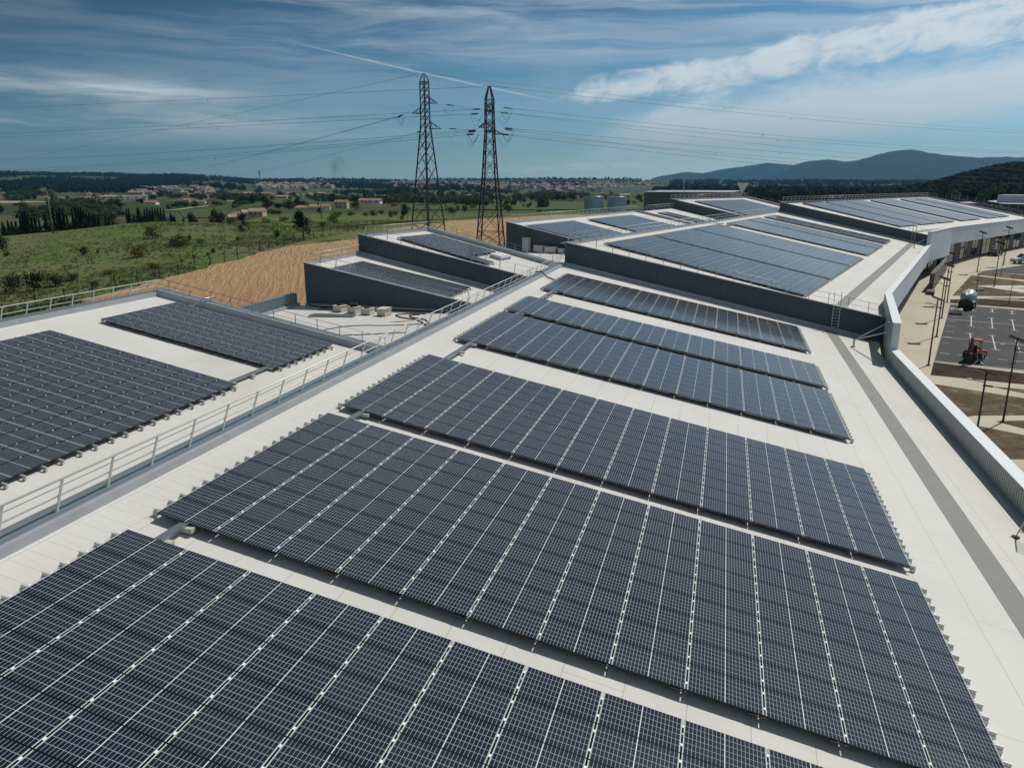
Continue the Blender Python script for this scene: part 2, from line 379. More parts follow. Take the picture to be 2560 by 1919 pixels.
M_CONC = simple('pale_concrete', (.52, .49, .42), .85, 0, .16, 1.4); M_PLINTH = simple('concrete_block', (.45, .43, .38), .9, 0, .2, 4)
M_PAVE = mat_ground('pale_paving', [(.46, .41, .30), (.54, .49, .375), (.60, .55, .43)], .11, 1.6, .85, .1, .01)
M_SOIL = mat_ground('bare_soil', [(.045, .030, .016), (.11, .078, .042), (.17, .125, .075), (.44, .37, .25)], .55, 2.9, .95, 1.0, .12)
M_DSOIL = mat_ground('dug_soil', [(.022, .014, .009), (.06, .036, .02), (.14, .085, .04)], .55, 2.1, .95, 1.0, .3)
M_ASPH = mat_asphalt(); M_LINE = simple('road_paint', (.50, .50, .49), .8, 0, .3, 3)
M_BANK = mat_bank(); M_LAND = mat_land(); M_GLASS = mat_glass(); M_STONE = mat_stone()
M_STEEL = simple('pylon_steel', (.030, .034, .042), .6, .2, .25, 3); M_WIRE = simple('cable', (.06, .065, .07), .5, .3)
M_BLACK = simple('black_paint', (.012, .012, .013), .4); M_DWALL = simple('brown_render', (.10, .088, .078), .85, 0, .15, .6)
M_GALV = simple('galvanised', (.40, .43, .45), .35, .8, .15, 3); M_TANK = simple('tank_steel', (.36, .41, .43), .42, .35, .2, .5)
M_RED = simple('red_paint', (.33, .02, .018), .5, 0, .3, 5); M_RUBBER = simple('rubber', (.02, .02, .02), .8); M_RUST = simple('rusty_hose', (.10, .045, .025), .8, 0, .3, 6)
M_CREAM = simple('cream_box', (.60, .55, .46), .6, 0, .1, 2); M_GREENGL = simple('green_insulator', (.10, .30, .20), .2)
M_WOOD = simple('weathered_wood', (.16, .13, .10), .85, 0, .2, 3); M_SKYL = simple('opal_dome', (.70, .72, .72), .25, 0, .04)
M_VANW = simple('van_white', (.70, .72, .74), .3); M_PANE = mat_glass()
M_BARK = simple('bark', (.07, .052, .036), .95, 0, .3, 5, bmp=.5)
# ------------------------------------------------------------------ roof planes of the three staggered halls
class Pl:
    def __init__(s, o, deg):
        s.o = o; s.yaw = math.radians(deg); s.h = (math.cos(s.yaw), math.sin(s.yaw)); s.v = (-math.sin(s.yaw), math.cos(s.yaw))
    def w(s, u, v): return (s.o[0] + u * s.h[0] + v * s.v[0], s.o[1] + u * s.h[1] + v * s.v[1])
    def uv(s, x, y):
        dx, dy = x - s.o[0], y - s.o[1]; return dx * s.h[0] + dy * s.h[1], dx * s.v[0] + dy * s.v[1]
    def z(s, x, y): return s.o[2] - TS * s.uv(x, y)[0]
    def low(s, d=-4.3225):
        q = Pl((s.o[0], s.o[1], s.o[2] + d), 0); q.yaw = s.yaw; q.h = s.h; q.v = s.v; return q
A1 = Pl((0, 0, 0), 0); A2 = Pl((.627, 62, 1.919), -15.53); A3 = Pl((29.656, 160, 3.735), -32.47)
B1, B2, B3 = A1.low(), A2.low(), A3.low()
MEM = -.27                                # membrane below the glass plane
def ml1(x): return 60.6 - .111 * (x + 1.7)
def ml2(x): return 153.3 - .465 * (x - 23.6)
def memf(p, d=0): return lambda x, y: p.z(x, y) + MEM + d
def ribbed(mb, p0, p1, zb, zt, out=.05, pitch=.33, depth=.06, mi=0):
    """trapezoidal sheet between two ground points, ribs standing towards the right-hand side of p0->p1"""
    dx, dy = p1[0] - p0[0], p1[1] - p0[1]; L = math.hypot(dx, dy); tx, ty = dx / L, dy / L; nx, ny = ty, -tx
    n = int(L / pitch); pr = []
    for i in range(n):
        s = i * pitch
        pr += [(s, 0), (s + pitch * .42, 0), (s + pitch * .54, depth), (s + pitch * .88, depth)]
    pr.append((L, 0))
    f0 = zb if callable(zb) else (lambda x, y: zb); f1 = zt if callable(zt) else (lambda x, y: zt)
    v = []
    for s, o in pr:
        x = p0[0] + tx * s + nx * (out + o); y = p0[1] + ty * s + ny * (out + o)
        bx, by = p0[0] + tx * s, p0[1] + ty * s
        v += [(x, y, f0(bx, by)), (x, y, f1(bx, by))]
    mb.add(v, [(2 * i, 2 * i + 2, 2 * i + 3, 2 * i + 1) for i in range(len(pr) - 1)], mi)
def edge_bar(mb, p0, p1, f, w, h, side=0, mi=0, n=1):
    """flat bar on top of an edge; side shifts it to the right of p0->p1"""
    dx, dy = p1[0] - p0[0], p1[1] - p0[1]; L = math.hypot(dx, dy); nx, ny = dy / L, -dx / L
    a0 = (side - w / 2); a1 = (side + w / 2)
    q = [(p0[0] + nx * a0, p0[1] + ny * a0), (p0[0] + nx * a1, p0[1] + ny * a1), (p1[0] + nx * a1, p1[1] + ny * a1), (p1[0] + nx * a0, p1[1] + ny * a0)]
    z0, z1 = f(*p0), f(*p1)
    v = [(*q[0], z0), (*q[1], z0), (*q[2], z1), (*q[3], z1), (*q[0], z0 + h), (*q[1], z0 + h), (*q[2], z1 + h), (*q[3], z1 + h)]
    mb.add(v, [(0, 3, 2, 1), (4, 5, 6, 7), (0, 1, 5, 4), (1, 2, 6, 5), (2, 3, 7, 6), (3, 0, 4, 7)], mi)
def hall(name, label, P, poly, base=-12.0, cat='building', flat=None):
    root = thing(name, label, cat, (*P.w(0, 0)[:2], base), P.yaw)
    zt = (lambda x, y: flat) if flat is not None else memf(P)
    r = MB(); r.poly([(x, y, zt(x, y)) for x, y in poly]); r.build('roof', M_ROOF, root)
    w = MB(); w.prism(poly, base, lambda x, y: zt(x, y) - .03, cap=False); w.build('wall', M_CLAD, root)
    return root
def cladding(root, p0, p1, zb, zt, mat=None, name='cladding', **k):
    m = MB(); ribbed(m, p0, p1, zb, zt, **k); return m.build(name, mat or M_CLAD, root)
def trim(root, name, segs, mat):
    m = MB()
    for p0, p1, f, w, h, side in segs: edge_bar(m, p0, p1, f, w, h, side)
    return m.build(name, mat, root)

LM1 = (-1.58, 60.59); RM1 = (27.85, 57.3); LM2 = (24.1, 153.05); RM2 = (52.0, 140.1)
# ---- near hall
h1 = hall('shopping_hall', 'near white roofed hall with the largest solar arrays, running down to the grey gutter strip', A1,
          [(-1.67, -34), (26.55, -34), (26.55, 57.5), (-1.67, 60.6)])
def strip(root, P, u0, u1, v0, v1, name, mat, d):
    m = MB(); q = [P.w(u0, v0), P.w(u1, v0), P.w(u1, v1), P.w(u0, v1)]; f = memf(P, d); m.poly([(x, y, f(x, y)) for x, y in q]); m.build(name, mat, root)
strip(h1, A1, 22.9, 23.88, -34, 57.5, 'gutter_strip', M_WALK, .006)
trim(h1, 'edge_upstand', [((-1.62, 60.3), (-1.62, -34), memf(A1, -.05), .22, .26, .02)], M_UPSTAND)
trim(h1, 'edge_coping', [((-1.98, 60.3), (-1.98, -34), memf(A1, .13), .52, .10, 0)], M_COPING)
def parapet(root, p0, p1, zt, zb, inner, mat_in, name='parapet'):
    """wall with its outer skin to the right of p0->p1; inner(x,y) is the roof level on the inside"""
    dx, dy = p1[0] - p0[0], p1[1] - p0[1]; L = math.hypot(dx, dy); nx, ny = dy / L, -dx / L
    o0 = (p0[0] + nx * .5, p0[1] + ny * .5); o1 = (p1[0] + nx * .5, p1[1] + ny * .5)
    m = MB(); m.prism([p0, o0, o1, p1], zb, zt); f = m.build(name, M_FASCIA, root)
    if inner:
        c = MB(); ribbed(c, p1, p0, inner, zt - .02, out=.012, pitch=.26, depth=.075); c.build('lining', mat_in, f)
        u = MB(); edge_bar(u, p1, p0, lambda x, y: inner(x, y) - .02, .16, .16, .10); u.build('base_flashing', M_UPSTAND, f)
    t = MB(); edge_bar(t, p0, p1, lambda x, y: zt, .64, .055, .25); t.build('coping', M_WHITE, f)
    return f
parapet(h1, (26.55, -34), (26.5, 47.45), -4.25, -7.1, memf(A1), M_GREYCLAD)
# ---- second hall
h2 = hall('shopping_hall', 'second hall, its roof of six arrays stepping up behind the ladder wall', A2,
          [LM1, RM1, (28.9, 64.6), (46.35, 127.5), RM2, LM2], base=-4.9)
strip(h2, A2, 22.95, 23.9, 2.3, 88.3, 'gutter_strip', M_WALK, .006)
cladding(h2, LM1, RM1, memf(A1), memf(A2, .30))
trim(h2, 'wall_coping', [(LM1, RM1, memf(A2, .30), .34, .07, .02)], M_UPSTAND)
trim(h2, 'base_flashing', [(LM1, (26.4, ml1(26.4)), memf(A1, -.02), .34, .38, .26)], M_UPSTAND)
E2A, E2B = A2.w(-1.75, -1.9), A2.w(-1.75, 94)
trim(h2, 'edge_upstand', [(E2B, E2A, memf(A2, -.05), .22, .26, -.02)], M_UPSTAND)
trim(h2, 'edge_coping', [(E2B, E2A, memf(A2, .13), .5, .10, .36)], M_COPING)
parapet(h2, (26.45, 47.5), (28.9, 64.6), -2.2, -7.0, lambda x, y: (A1 if y < 57.3 else A2).z(x, y) + MEM, M_GREYCLAD)
parapet(h2, (28.9, 64.6), (46.35, 127.5), -2.2, -5.0, memf(A2), M_GREYCLAD)
# ---- third hall
h3 = hall('shopping_hall', 'third and farthest hall, its white roof of pale arrays behind the highest dark wall', A3,
          [LM2, RM2, (53.2, 142.7), A3.w(26, 75), A3.w(-1.75, 70)], base=-2.9)
strip(h3, A3, 22.95, 23.9, -5.3, 72, 'gutter_strip', M_WALK, .006)
cladding(h3, LM2, RM2, memf(A2), memf(A3, .30))
trim(h3, 'wall_coping', [(LM2, RM2, memf(A3, .30), .34, .07, .02)], M_UPSTAND)
trim(h3, 'base_flashing', [(LM2, (50.6, ml2(50.6)), memf(A2, -.02), .34, .38, .26)], M_UPSTAND)
trim(h3, 'edge_upstand', [(A3.w(-1.75, 70), A3.w(-1.75, -7), memf(A3, -.05), .22, .3, -.02), (A3.w(26, 72), A3.w(-1.75, 70), memf(A3, -.05), .3, .45, .02)], M_UPSTAND)
parapet(h3, (46.2, 127.2), (53.2, 142.7), 0, -5.0, lambda x, y: (A2 if y < 138 else A3).z(x, y) + MEM, M_GREYCLAD)
parapet(h3, (53.2, 142.7), A3.w(27.6, 75), 0, -3.0, memf(A3), M_GREYCLAD)
# ---- lower left wings
w1 = hall('side_wing', 'low left wing with two dark arrays, nearest the grassy hill', B1, [(-25.2, -34), (-2.7, -34), (-2.7, 30.6), (-25.2, 30.6)])
trim(w1, 'edge_upstand', [((-25.15, 30.7), (-25.15, -34), memf(B1, -.05), .24, .30, 0), ((-2.75, 30.72), (-25.15, 30.72), memf(B1, -.05), .26, .52, 0)], M_UPSTAND)
trim(w1, 'edge_coping', [((-25.5, 31.1), (-25.5, -34), memf(B1, .2), .46, .09, 0), ((-2.75, 31.08), (-25.3, 31.08), memf(B1, .42), .5, .08, 0)], M_COPING)
k1 = hall('plant_deck', 'flat sunken deck with fan boxes and hoses between two left wings', B1, [(-26.3, 31.3), (-2.7, 31.3), (-2.7, 51.2), (-26.3, 51.2)], flat=-3.6)
m = MB(); m.prism([(-26.75, 31.3), (-26.35, 31.3), (-26.35, 51.2), (-26.75, 51.2)], -9, -2.45); f = m.build('parapet', M_CLAD, k1)
c = MB(); ribbed(c, (-26.35, 51.2), (-26.35, 31.3), -3.6, -2.5, out=-.38, pitch=.3, depth=.05)
c = MB(); ribbed(c, (-26.33, 31.3), (-26.33, 51.2), -3.6, -2.47, out=.0, pitch=.3, depth=.06); c.build('lining', M_COPING, f)
trim(k1, 'base_flashing', [((-26.2, 31.4), (-26.2, 51), lambda x, y: -3.62, .3, .28, .1)], M_UPSTAND)
trim(k1, 'parapet_coping', [((-26.55, 31.3), (-26.55, 51.1), lambda x, y: -2.45, .5, .07, 0)], M_COPING)
w2 = hall('side_wing', 'left wing with a tall ribbed dark end wall above the sunken deck', B1, [(-25.3, 51.2), (-2.7, 51.2), (-2.7, 60.7), (-25.3, 63.2)])
cladding(w2, (-25.3, 51.2), (-2.7, 51.2), -3.6, memf(B1, .26))
cladding(w2, (-25.3, 63.2), (-25.3, 51.2), -7, memf(B1, .2))
trim(w2, 'wall_coping', [((-25.35, 51.2), (-2.7, 51.2), memf(B1, .26), .34, .07, .02)], M_UPSTAND)
trim(w2, 'base_flashing', [((-25.3, 51.2), (-2.7, 51.2), lambda x, y: -3.62, .3, .3, .24)], M_UPSTAND)
trim(w2, 'edge_upstand', [((-25.15, 63), (-25.15, 51.4), memf(B1, -.05), .24, .3, 0)], M_UPSTAND)
PN = B2
NL, NR = (-25.4, 63.2), (-2.4, 60.68)
w3 = hall('side_wing', 'left wing below the two pylons, its dark array longer at the front row', PN, [NL, NR, PN.w(-2.6, 6.6), PN.w(-25.2, 6.6)])
cladding(w3, NL, NR, lambda x, y: B1.z(x, y) + MEM, memf(PN, .26))
cladding(w3, PN.w(-25.2, 6.6), NL, -7, memf(PN, .2))
trim(w3, 'wall_coping', [(NL, NR, memf(PN, .26), .34, .07, .02)], M_UPSTAND)
trim(w3, 'base_flashing', [(NL, NR, memf(B1, -.02), .34, .4, .26)], M_UPSTAND)
trim(w3, 'edge_upstand', [(PN.w(-25.1, 6.6), PN.w(-25.1, -4.8), memf(PN, -.05), .24, .3, 0), (PN.w(-2.6, 6.6), PN.w(-25.2, 6.6), memf(PN, -.05), .28, .5, 0)], M_UPSTAND)
trim(w3, 'edge_coping', [(PN.w(-2.6, 6.95), PN.w(-25.2, 6.95), memf(PN, .40), .46, .08, 0), (PN.w(-25.45, 6.9), PN.w(-25.45, -5), memf(PN, .2), .4, .08, 0)], M_COPING)
k2 = hall('plant_deck', 'sunken deck with grey plant boxes in front of the far left wing', PN, [PN.w(-25.8, 6.95), PN.w(-2.6, 6.95), PN.w(-2.6, 25.4), PN.w(-25.8, 25.4)], flat=-1.6)
w4 = hall('side_wing', 'far left wing with two broad arrays beside the right pylon', PN, [PN.w(-25.2, 25.4), PN.w(-2.6, 25.4), PN.w(-2.6, 74.9), PN.w(-25.2, 74.9)])
cladding(w4, PN.w(-25.2, 25.4), PN.w(-2.6, 25.4), -1.7, memf(PN, .26))
trim(w4, 'wall_coping', [(PN.w(-25.2, 25.4), PN.w(-2.6, 25.4), memf(PN, .26), .34, .07, .02)], M_UPSTAND)
trim(w4, 'edge_upstand', [(PN.w(-25.1, 74.9), PN.w(-25.1, 25.5), memf(PN, -.05), .26, .34, 0), (PN.w(-2.6, 74.9), PN.w(-25.2, 74.9), memf(PN, -.05), .3, .5, 0)], M_UPSTAND)
k3 = hall('plant_deck', 'narrow sunken deck behind the far left wing', PN, [PN.w(-25.8, 75.2), PN.w(-2.6, 75.2), PN.w(-2.6, 79), PN.w(-25.8, 79)], flat=.2)
XB = PN.w(-25.2, 99.5)
w5 = hall('side_wing', 'small far wing with one dark array in shade', PN, [PN.w(-25.2, 79), PN.w(-2.6, 79), PN.w(-2.6, 93.6), XB])
P3L = A3.w(-25.2, -12.8)
w6 = hall('side_wing', 'farthest left wing with one pale array behind railings', B3, [P3L, (23.4, 153.4), B3.w(-2.6, 18.5), B3.w(-25.2, 18.5)])
cladding(w6, P3L, (23.4, 153.4), memf(PN), memf(B3, .26))
trim(w6, 'wall_coping', [(P3L, (23.4, 153.4), memf(B3, .26), .34, .07, .02)], M_UPSTAND)
trim(w6, 'edge_upstand', [(B3.w(-25.1, 18.5), P3L, memf(B3, -.05), .26, .34, 0), (B3.w(-2.6, 18.5), B3.w(-25.2, 18.5), memf(B3, -.05), .3, .5, 0)], M_UPSTAND)
# ---- dark halls beyond
b = thing('dark_hall', 'dark windowless hall block behind the far wings, left of the white triangle sign', 'building', (-8, 214, -4))
m = MB(); m.prism([(-9.5, 214), (14.5, 213), (18, 250), (-8, 252)], -6, 4.9); m.build('wall', M_CLAD, b)
m = MB(); m.prism([(-9.8, 213.7), (14.8, 212.7), (18.3, 250.3), (-8.3, 252.3)], 4.9, 5.05); m.build('roof', M_UPSTAND, b)
m = MB(); m.tube([(1.5, 216, 5), (1.5, 216, 8.2)], .09); m.build('vent_pipe', M_GALV, b)
b = thing('dark_hall', 'long dark hall beyond the third roof with a white plant box on top', 'building', (*A3.w(20, 90), -8), A3.yaw)
m = MB(); m.prism([A3.w(1, 80), A3.w(60, 86), A3.w(62, 125), A3.w(1, 125)], -9, 2.1); m.build('wall', M_CLAD, b)
m = MB(); m.prism([A3.w(.8, 79.8), A3.w(60.2, 85.8), A3.w(62.2, 125.2), A3.w(.8, 125.2)], 2.1, 2.22); m.build('roof', M_UPSTAND, b)
m = MB(); m.prism([A3.w(9, 92), A3.w(20, 92), A3.w(20, 99), A3.w(9, 99)], 2.22, 4.3); m.build('plant_box', M_FASCIA, b)
m = MB(); m.prism([A3.w(20.03, 92.2), A3.w(29, 92.2), A3.w(29, 99), A3.w(20.03, 99)], 2.22, 4.0); m.build('plant_box', M_CREAM, b)
# glazed balustrade along the far hall
g = thing('balustrade', 'glass balustrade on posts in front of the long dark far hall', 'railing', (*A3.w(12, 77), 0), A3.yaw)
m = MB(); p0, p1 = A3.w(2, 77.6), A3.w(26, 79); m.prism([p0, p1, (p1[0], p1[1] + .03), (p0[0], p0[1] + .03)], lambda x, y: A3.z(x, y) + .2, lambda x, y: A3.z(x, y) + 1.3); m.build('glass_panel', M_GLASS, g)
pm = MB(); pm.box(-.05, .05, -.05, .05, 0, 1.5); pmesh = pm.mesh('post', M_GALV)
for i in range(13):
    x, y = A3.w(2 + 2 * i, 77.5 + 1.4 * i / 12); q = A3.uv(x, y); inst('post', pmesh, g, (q[0] - 12, q[1] - 77, A3.z(x, y) + .1))
# gable sign on the roof of the far block
t = thing('roof_sign', 'white upside-down triangle board standing on the far roof', 'sign', (17.5, 205, 3.5), math.radians(-14))
m = MB(); m.add([(-1.6, -.1, 4.1), (1.6, -.1, 4.1), (0, -.1, 1.4), (-1.6, .1, 4.1), (1.6, .1, 4.1), (0, .1, 1.4)], [(0, 2, 1), (3, 4, 5), (0, 1, 4, 3), (1, 2, 5, 4), (2, 0, 3, 5)]); m.build('board', M_WHITE, t, True)
m = MB(); m.box(-.08, .08, -.06, .06, 0, 1.5); m.build('post', M_GALV, t, True)

# ------------------------------------------------------------------ shop fronts under the pale fascia
def shopfront(root, p0, p1, zb, zt, cycle):
    dx, dy = p1[0] - p0[0], p1[1] - p0[1]; L = math.hypot(dx, dy); tx, ty = dx / L, dy / L; nx, ny = ty, -tx
    def pt(s, o): return (p0[0] + tx * s + nx * o, p0[1] + ty * s + ny * o)
    m = MB(); m.prism([pt(0, -.3), pt(0, 0), pt(L, 0), pt(L, -.3)], zb - 1, zt); m.build('shop_wall', M_DWALL, root)
    s = 1.0; i = 0
    while s < L - 3:
        kind, wd = cycle[i % len(cycle)]; i += 1
        if kind == 'window' and s + wd < L:
            h = min(zt - .25, zb + 4.4)
            fr = MB()
            for a, bb, z0, z1 in ((s, s + .12, zb, h), (s + wd - .12, s + wd, zb, h), (s, s + wd, h, h + .12), (s, s + wd, zb, zb + .12), (s + wd / 2 - .04, s + wd / 2 + .04, zb, h), (s, s + wd, zb + 2.5, zb + 2.58)):
                fr.prism([pt(a, 0), pt(a, .08), pt(bb, .08), pt(bb, 0)], z0, z1)
            w = fr.build('window', M_BLACK, root)
            gl = MB(); gl.prism([pt(s + .06, .01), pt(s + .06, .04), pt(s + wd - .06, .04), pt(s + wd - .06, .01)], zb + .05, h); gl.build('pane', M_GLASS, w)
        elif kind == 'door' and s + wd < L:
            d = MB(); d.prism([pt(s, 0), pt(s, .06), pt(s + wd, .06), pt(s + wd, 0)], zb, zb + 2.6); d = d.build('door', M_BLACK, root)
            gl = MB(); gl.prism([pt(s + .15, .06), pt(s + .15, .08), pt(s + wd - .15, .08), pt(s + wd - .15, .06)], zb + .25, zb + 2.4); gl.build('pane', M_GLASS, d)
            gl = MB(); gl.prism([pt(s - .1, 0), pt(s - .1, .05), pt(s + wd + .1, .05), pt(s + wd + .1, 0)], zb + 2.75, zb + 3.6); gl.build('transom', M_GLASS, d)
        s += wd
def off(p, P, d): return (p[0] + P.h[0] * d, p[1] + P.h[1] * d)
shopfront(h2, off((33, 79.5), A2, -1.6), off((46.6, 128.6), A2, -1.6), -9.2, -5.0, [('window', 4.2), ('wall', 3), ('door', 2.0), ('wall', 2.5), ('window', 3.2), ('wall', 4)])
shopfront(h2, (45.0, 128.4), (51.8, 142.6), -8.0, -5.0, [('window', 3.4), ('wall', .8), ('window', 3.4), ('wall', .8), ('window', 3.4)])
shopfront(h3, off((53.6, 143.4), A3, -.9), A3.w(26.6, 75), -7.0, -3.0, [('window', 5.2), ('wall', 3.4), ('door', 2.2), ('wall', .5), ('window', 1.6), ('wall', 2.6), ('window', 3.6), ('wall', 3.0)])
m = MB(); m.prism([(28.6, 64.8), (46.0, 127.6), off((46.4, 128.0), A2, -4), off((28.9, 64.8), A2, -4)], -5.06, -4.9); m.build('soffit', M_DWALL, h2)
m = MB(); m.prism([(53.0, 142.7), A3.w(27.6, 75), A3.w(22, 75), (49.5, 144.5)], -3.06, -2.9); m.build('soffit', M_DWALL, h3)
wl = MB(); wl.prism([(44.6, 115.6), (45.2, 115.4), (52.5, 138.1), (51.9, 138.3)], -9.5, lambda x, y: zg(y) + (2.75 if y < 130 else 2.15))
tag(wl.build('stone_wall', M_STONE), 'rough dry stone wall standing beside the shop fronts at the bend', 'wall')
bl = MB(); bl.prism([(43.7, 112.3), (44.7, 112.0), (45.4, 115.2), (44.4, 115.5)], -9.5, -7.9); tag(bl.build('stone_block', M_STONE), 'low stone block lying at the near end of the dry stone wall', 'stone')

# ------------------------------------------------------------------ solar arrays
SX, SY = 1.72, 1.0076
mm = MB(); hx, hy = .843, .496
mm.quad((-hx, -hy, 0), (hx, -hy, 0), (hx, hy, 0), (-hx, hy, 0), 0)
for a, b2 in (((-hx, -hy), (hx, -hy)), ((hx, -hy), (hx, hy)), ((hx, hy), (-hx, hy)), ((-hx, hy), (-hx, -hy))):
    mm.quad((*a, -.04), (*b2, -.04), (*b2, 0), (*a, 0), 1)
mm.quad((-hx, hy, -.04), (hx, hy, -.04), (hx, -hy, -.04), (-hx, -hy, -.04), 1)
MOD = mm.mesh('solar_panel', [M_SOLAR, M_FRAME])
_uv = MOD.uv_layers.new(name='UVMap')          # panel-local metres, so that merged panels keep their cell grid
for lp in MOD.loops: _uv.data[lp.index].uv = MOD.vertices[lp.vertex_index].co[:2]
def merged_panels(name, places, parent):
    bm = bmesh.new()
    for loc, rz in places:
        n0 = len(bm.verts); bm.from_mesh(MOD); bm.verts.ensure_lookup_table()
        bmesh.ops.transform(bm, matrix=Matrix.Translation(loc) @ Matrix.Rotation(rz, 4, 'Z'), verts=bm.verts[n0:])
    me = bpy.data.meshes.new(name); bm.to_mesh(me); bm.free(); me.materials.append(M_SOLAR); me.materials.append(M_FRAME)
    o = link(bpy.data.objects.new(name, me)); o.parent = parent; return o
def rail_mesh(L, over=.22):
    m = MB(); m.box(-over, L + over, -.022, .022, -.135, -.045)
    for x in (-over + .06, L + over - .06): m.box(x - .07, x + .07, -.045, .045, -.265, -.135)
    return m.mesh('rail', M_RAIL)
def array(P, u0, v0, nc, nr, label, turned=False, far=False, group=None):
    """nc columns down the slope, nr rows along it; turned: panels lie with their long side along the rows"""
    px, py = (SY, SX) if turned else (SX, SY)
    x, y = P.w(u0, v0); root = thing('solar_array', label, 'solar array', (x, y, P.z(x, y)), rot=(0, SL, P.yaw), group=group)
    L, W = nc * px, nr * py
    if far:
        m = MB(); m.box(0, L, 0, W, -.04, 0); s = m.build('panel_field', M_SOLARF, root, True)
        m = MB(); m.box(.1, L - .1, .12, .2, -.2, -.041); m.box(.1, L - .1, W - .2, W - .12, -.2, -.041); m.build('rail', M_DARKRAIL, root, True)
        return root
    rest = []; k = 0; r0 = (0, 0, math.pi / 2) if turned else (0, 0, 0)
    cells = [(i, j) for j in range(nr) for i in range(nc)]
    for i, j in cells:
        cx, cy = (i + .5) * px, (j + .5) * py
        if k < 100: inst('solar_panel', MOD, root, (cx, cy, 0), r0)
        else:
            rest.append(((cx, cy, 0), r0[2]))
        k += 1
    if k > 100:
        tag(merged_panels('solar_panel', rest, root), kind='stuff')
    rm = rail_mesh(L)
    for j in range(nr):
        for q in (.23, .77): inst('rail', rm, root, (0, (j + q) * py, 0))
    c = MB()
    for j in range(nr):
        for q in (.23, .77):
            for i in range(0 if not turned else 1, nc + 1 if not turned else nc):
                c.box(i * px - .02, i * px + .02, (j + q) * py - .035, (j + q) * py + .035, -.01, .01)
    tag(c.build('clamp', M_WHITE, root, True), kind='stuff')
    # ballast trays showing below the lower edge
    b = MB()
    for i in range(nc): b.box((i + 1) * px - .34, (i + 1) * px + .06, -.03, .0, -.075, -.045)
    tag(b.build('wind_plate', M_FRAME, root, True), kind='stuff')
    return root
M_DARKRAIL = simple('dark_rail', (.03, .03, .032), .6)
G = 'solar arrays on the near white roof'
array(A1, 0, -10.07, 12, 9, 'nearest solar array, cut off by the bottom edge of the photo', group=G)
array(A1, 0, 0, 12, 9, 'broad solar array second from the front on the near roof', group=G)
array(A1, 0, 10.12, 12, 9, 'broad solar array third from the front on the near roof', group=G)
array(A1, 0, 23.38, 12, 9, 'solar array just beyond the wide bare strip of the near roof', group=G)
array(A1, 0, 33.5, 12, 6, 'slim solar array, second from the dark wall with the ladder', group=G)
array(A1, 0, 44.05, 12, 10, 'darker solar array right below the ribbed dark wall', group=G)
G = 'solar arrays on the low left wing'
array(B1, -22.73, 1.8, 12, 10, 'large dark array at the left edge of the photo beyond the guardrail', True, group=G)
array(B1, -22.73, 22.67, 12, 4, 'dark array near the corner of the low left wing, by the earth bank', True, group=G)
array(B1, -22.73, 51.62, 12, 4, 'dark array behind wire railing on top of the tall ribbed wing', True)
n0 = array(PN, -22.9, -2.15, 12, 1, 'front single row of the array on the wing below the pylons', True, group='arrays on the wing below the pylons')
array(PN, -22.9, -.42, 9, 3, 'short glinting array behind a longer single row, on the wing below the pylons', True, group='arrays on the wing below the pylons')
G = 'solar arrays on the second hall'
for v, n, lb in ((3.85, 13, 'nearest array on the second hall, directly above the ladder wall'), (17.9, 14, 'second array from the front on the second hall'), (32.9, 12, 'third array from the front on the second hall, before the bare strip'),
                 (49.9, 11, 'array right behind the bare strip of the second hall'), (62.0, 8, 'narrow array second from the back on the second hall'), (74.3, 8, 'dark narrow array under the wall of the third hall')):
    array(A2, 0, v, 12, n, lb, group=G)
G = 'solar arrays on the third hall'
for v, n, lb in ((-1.5, 9, 'nearest array on the third hall, along its wall edge'), (8.5, 9, 'second array from the front on the third hall'), (18.2, 9, 'third array from the front on the third hall'),
                 (31.0, 13, 'widest array in the middle of the third hall'), (48.2, 8, 'second to last array on the third hall'), (57.4, 7, 'rearmost array on the third hall, glinting at its corner')):
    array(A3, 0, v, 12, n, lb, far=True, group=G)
G = 'solar arrays on the far left wings'
array(PN, -22.7, 26.6, 12, 9, 'near array on the far left wing, cut by its dark wall', True, group=G)
array(PN, -22.7, 47.6, 12, 11, 'rear array on the far left wing beside the steel tanks', True, group=G)
array(PN, -22.5, 80.2, 12, 3, 'small shaded array on the small far wing', True, group=G)
array(B3, -22.6, -7.4, 21, 20, 'pale array on the farthest left wing', far=True, group=G)
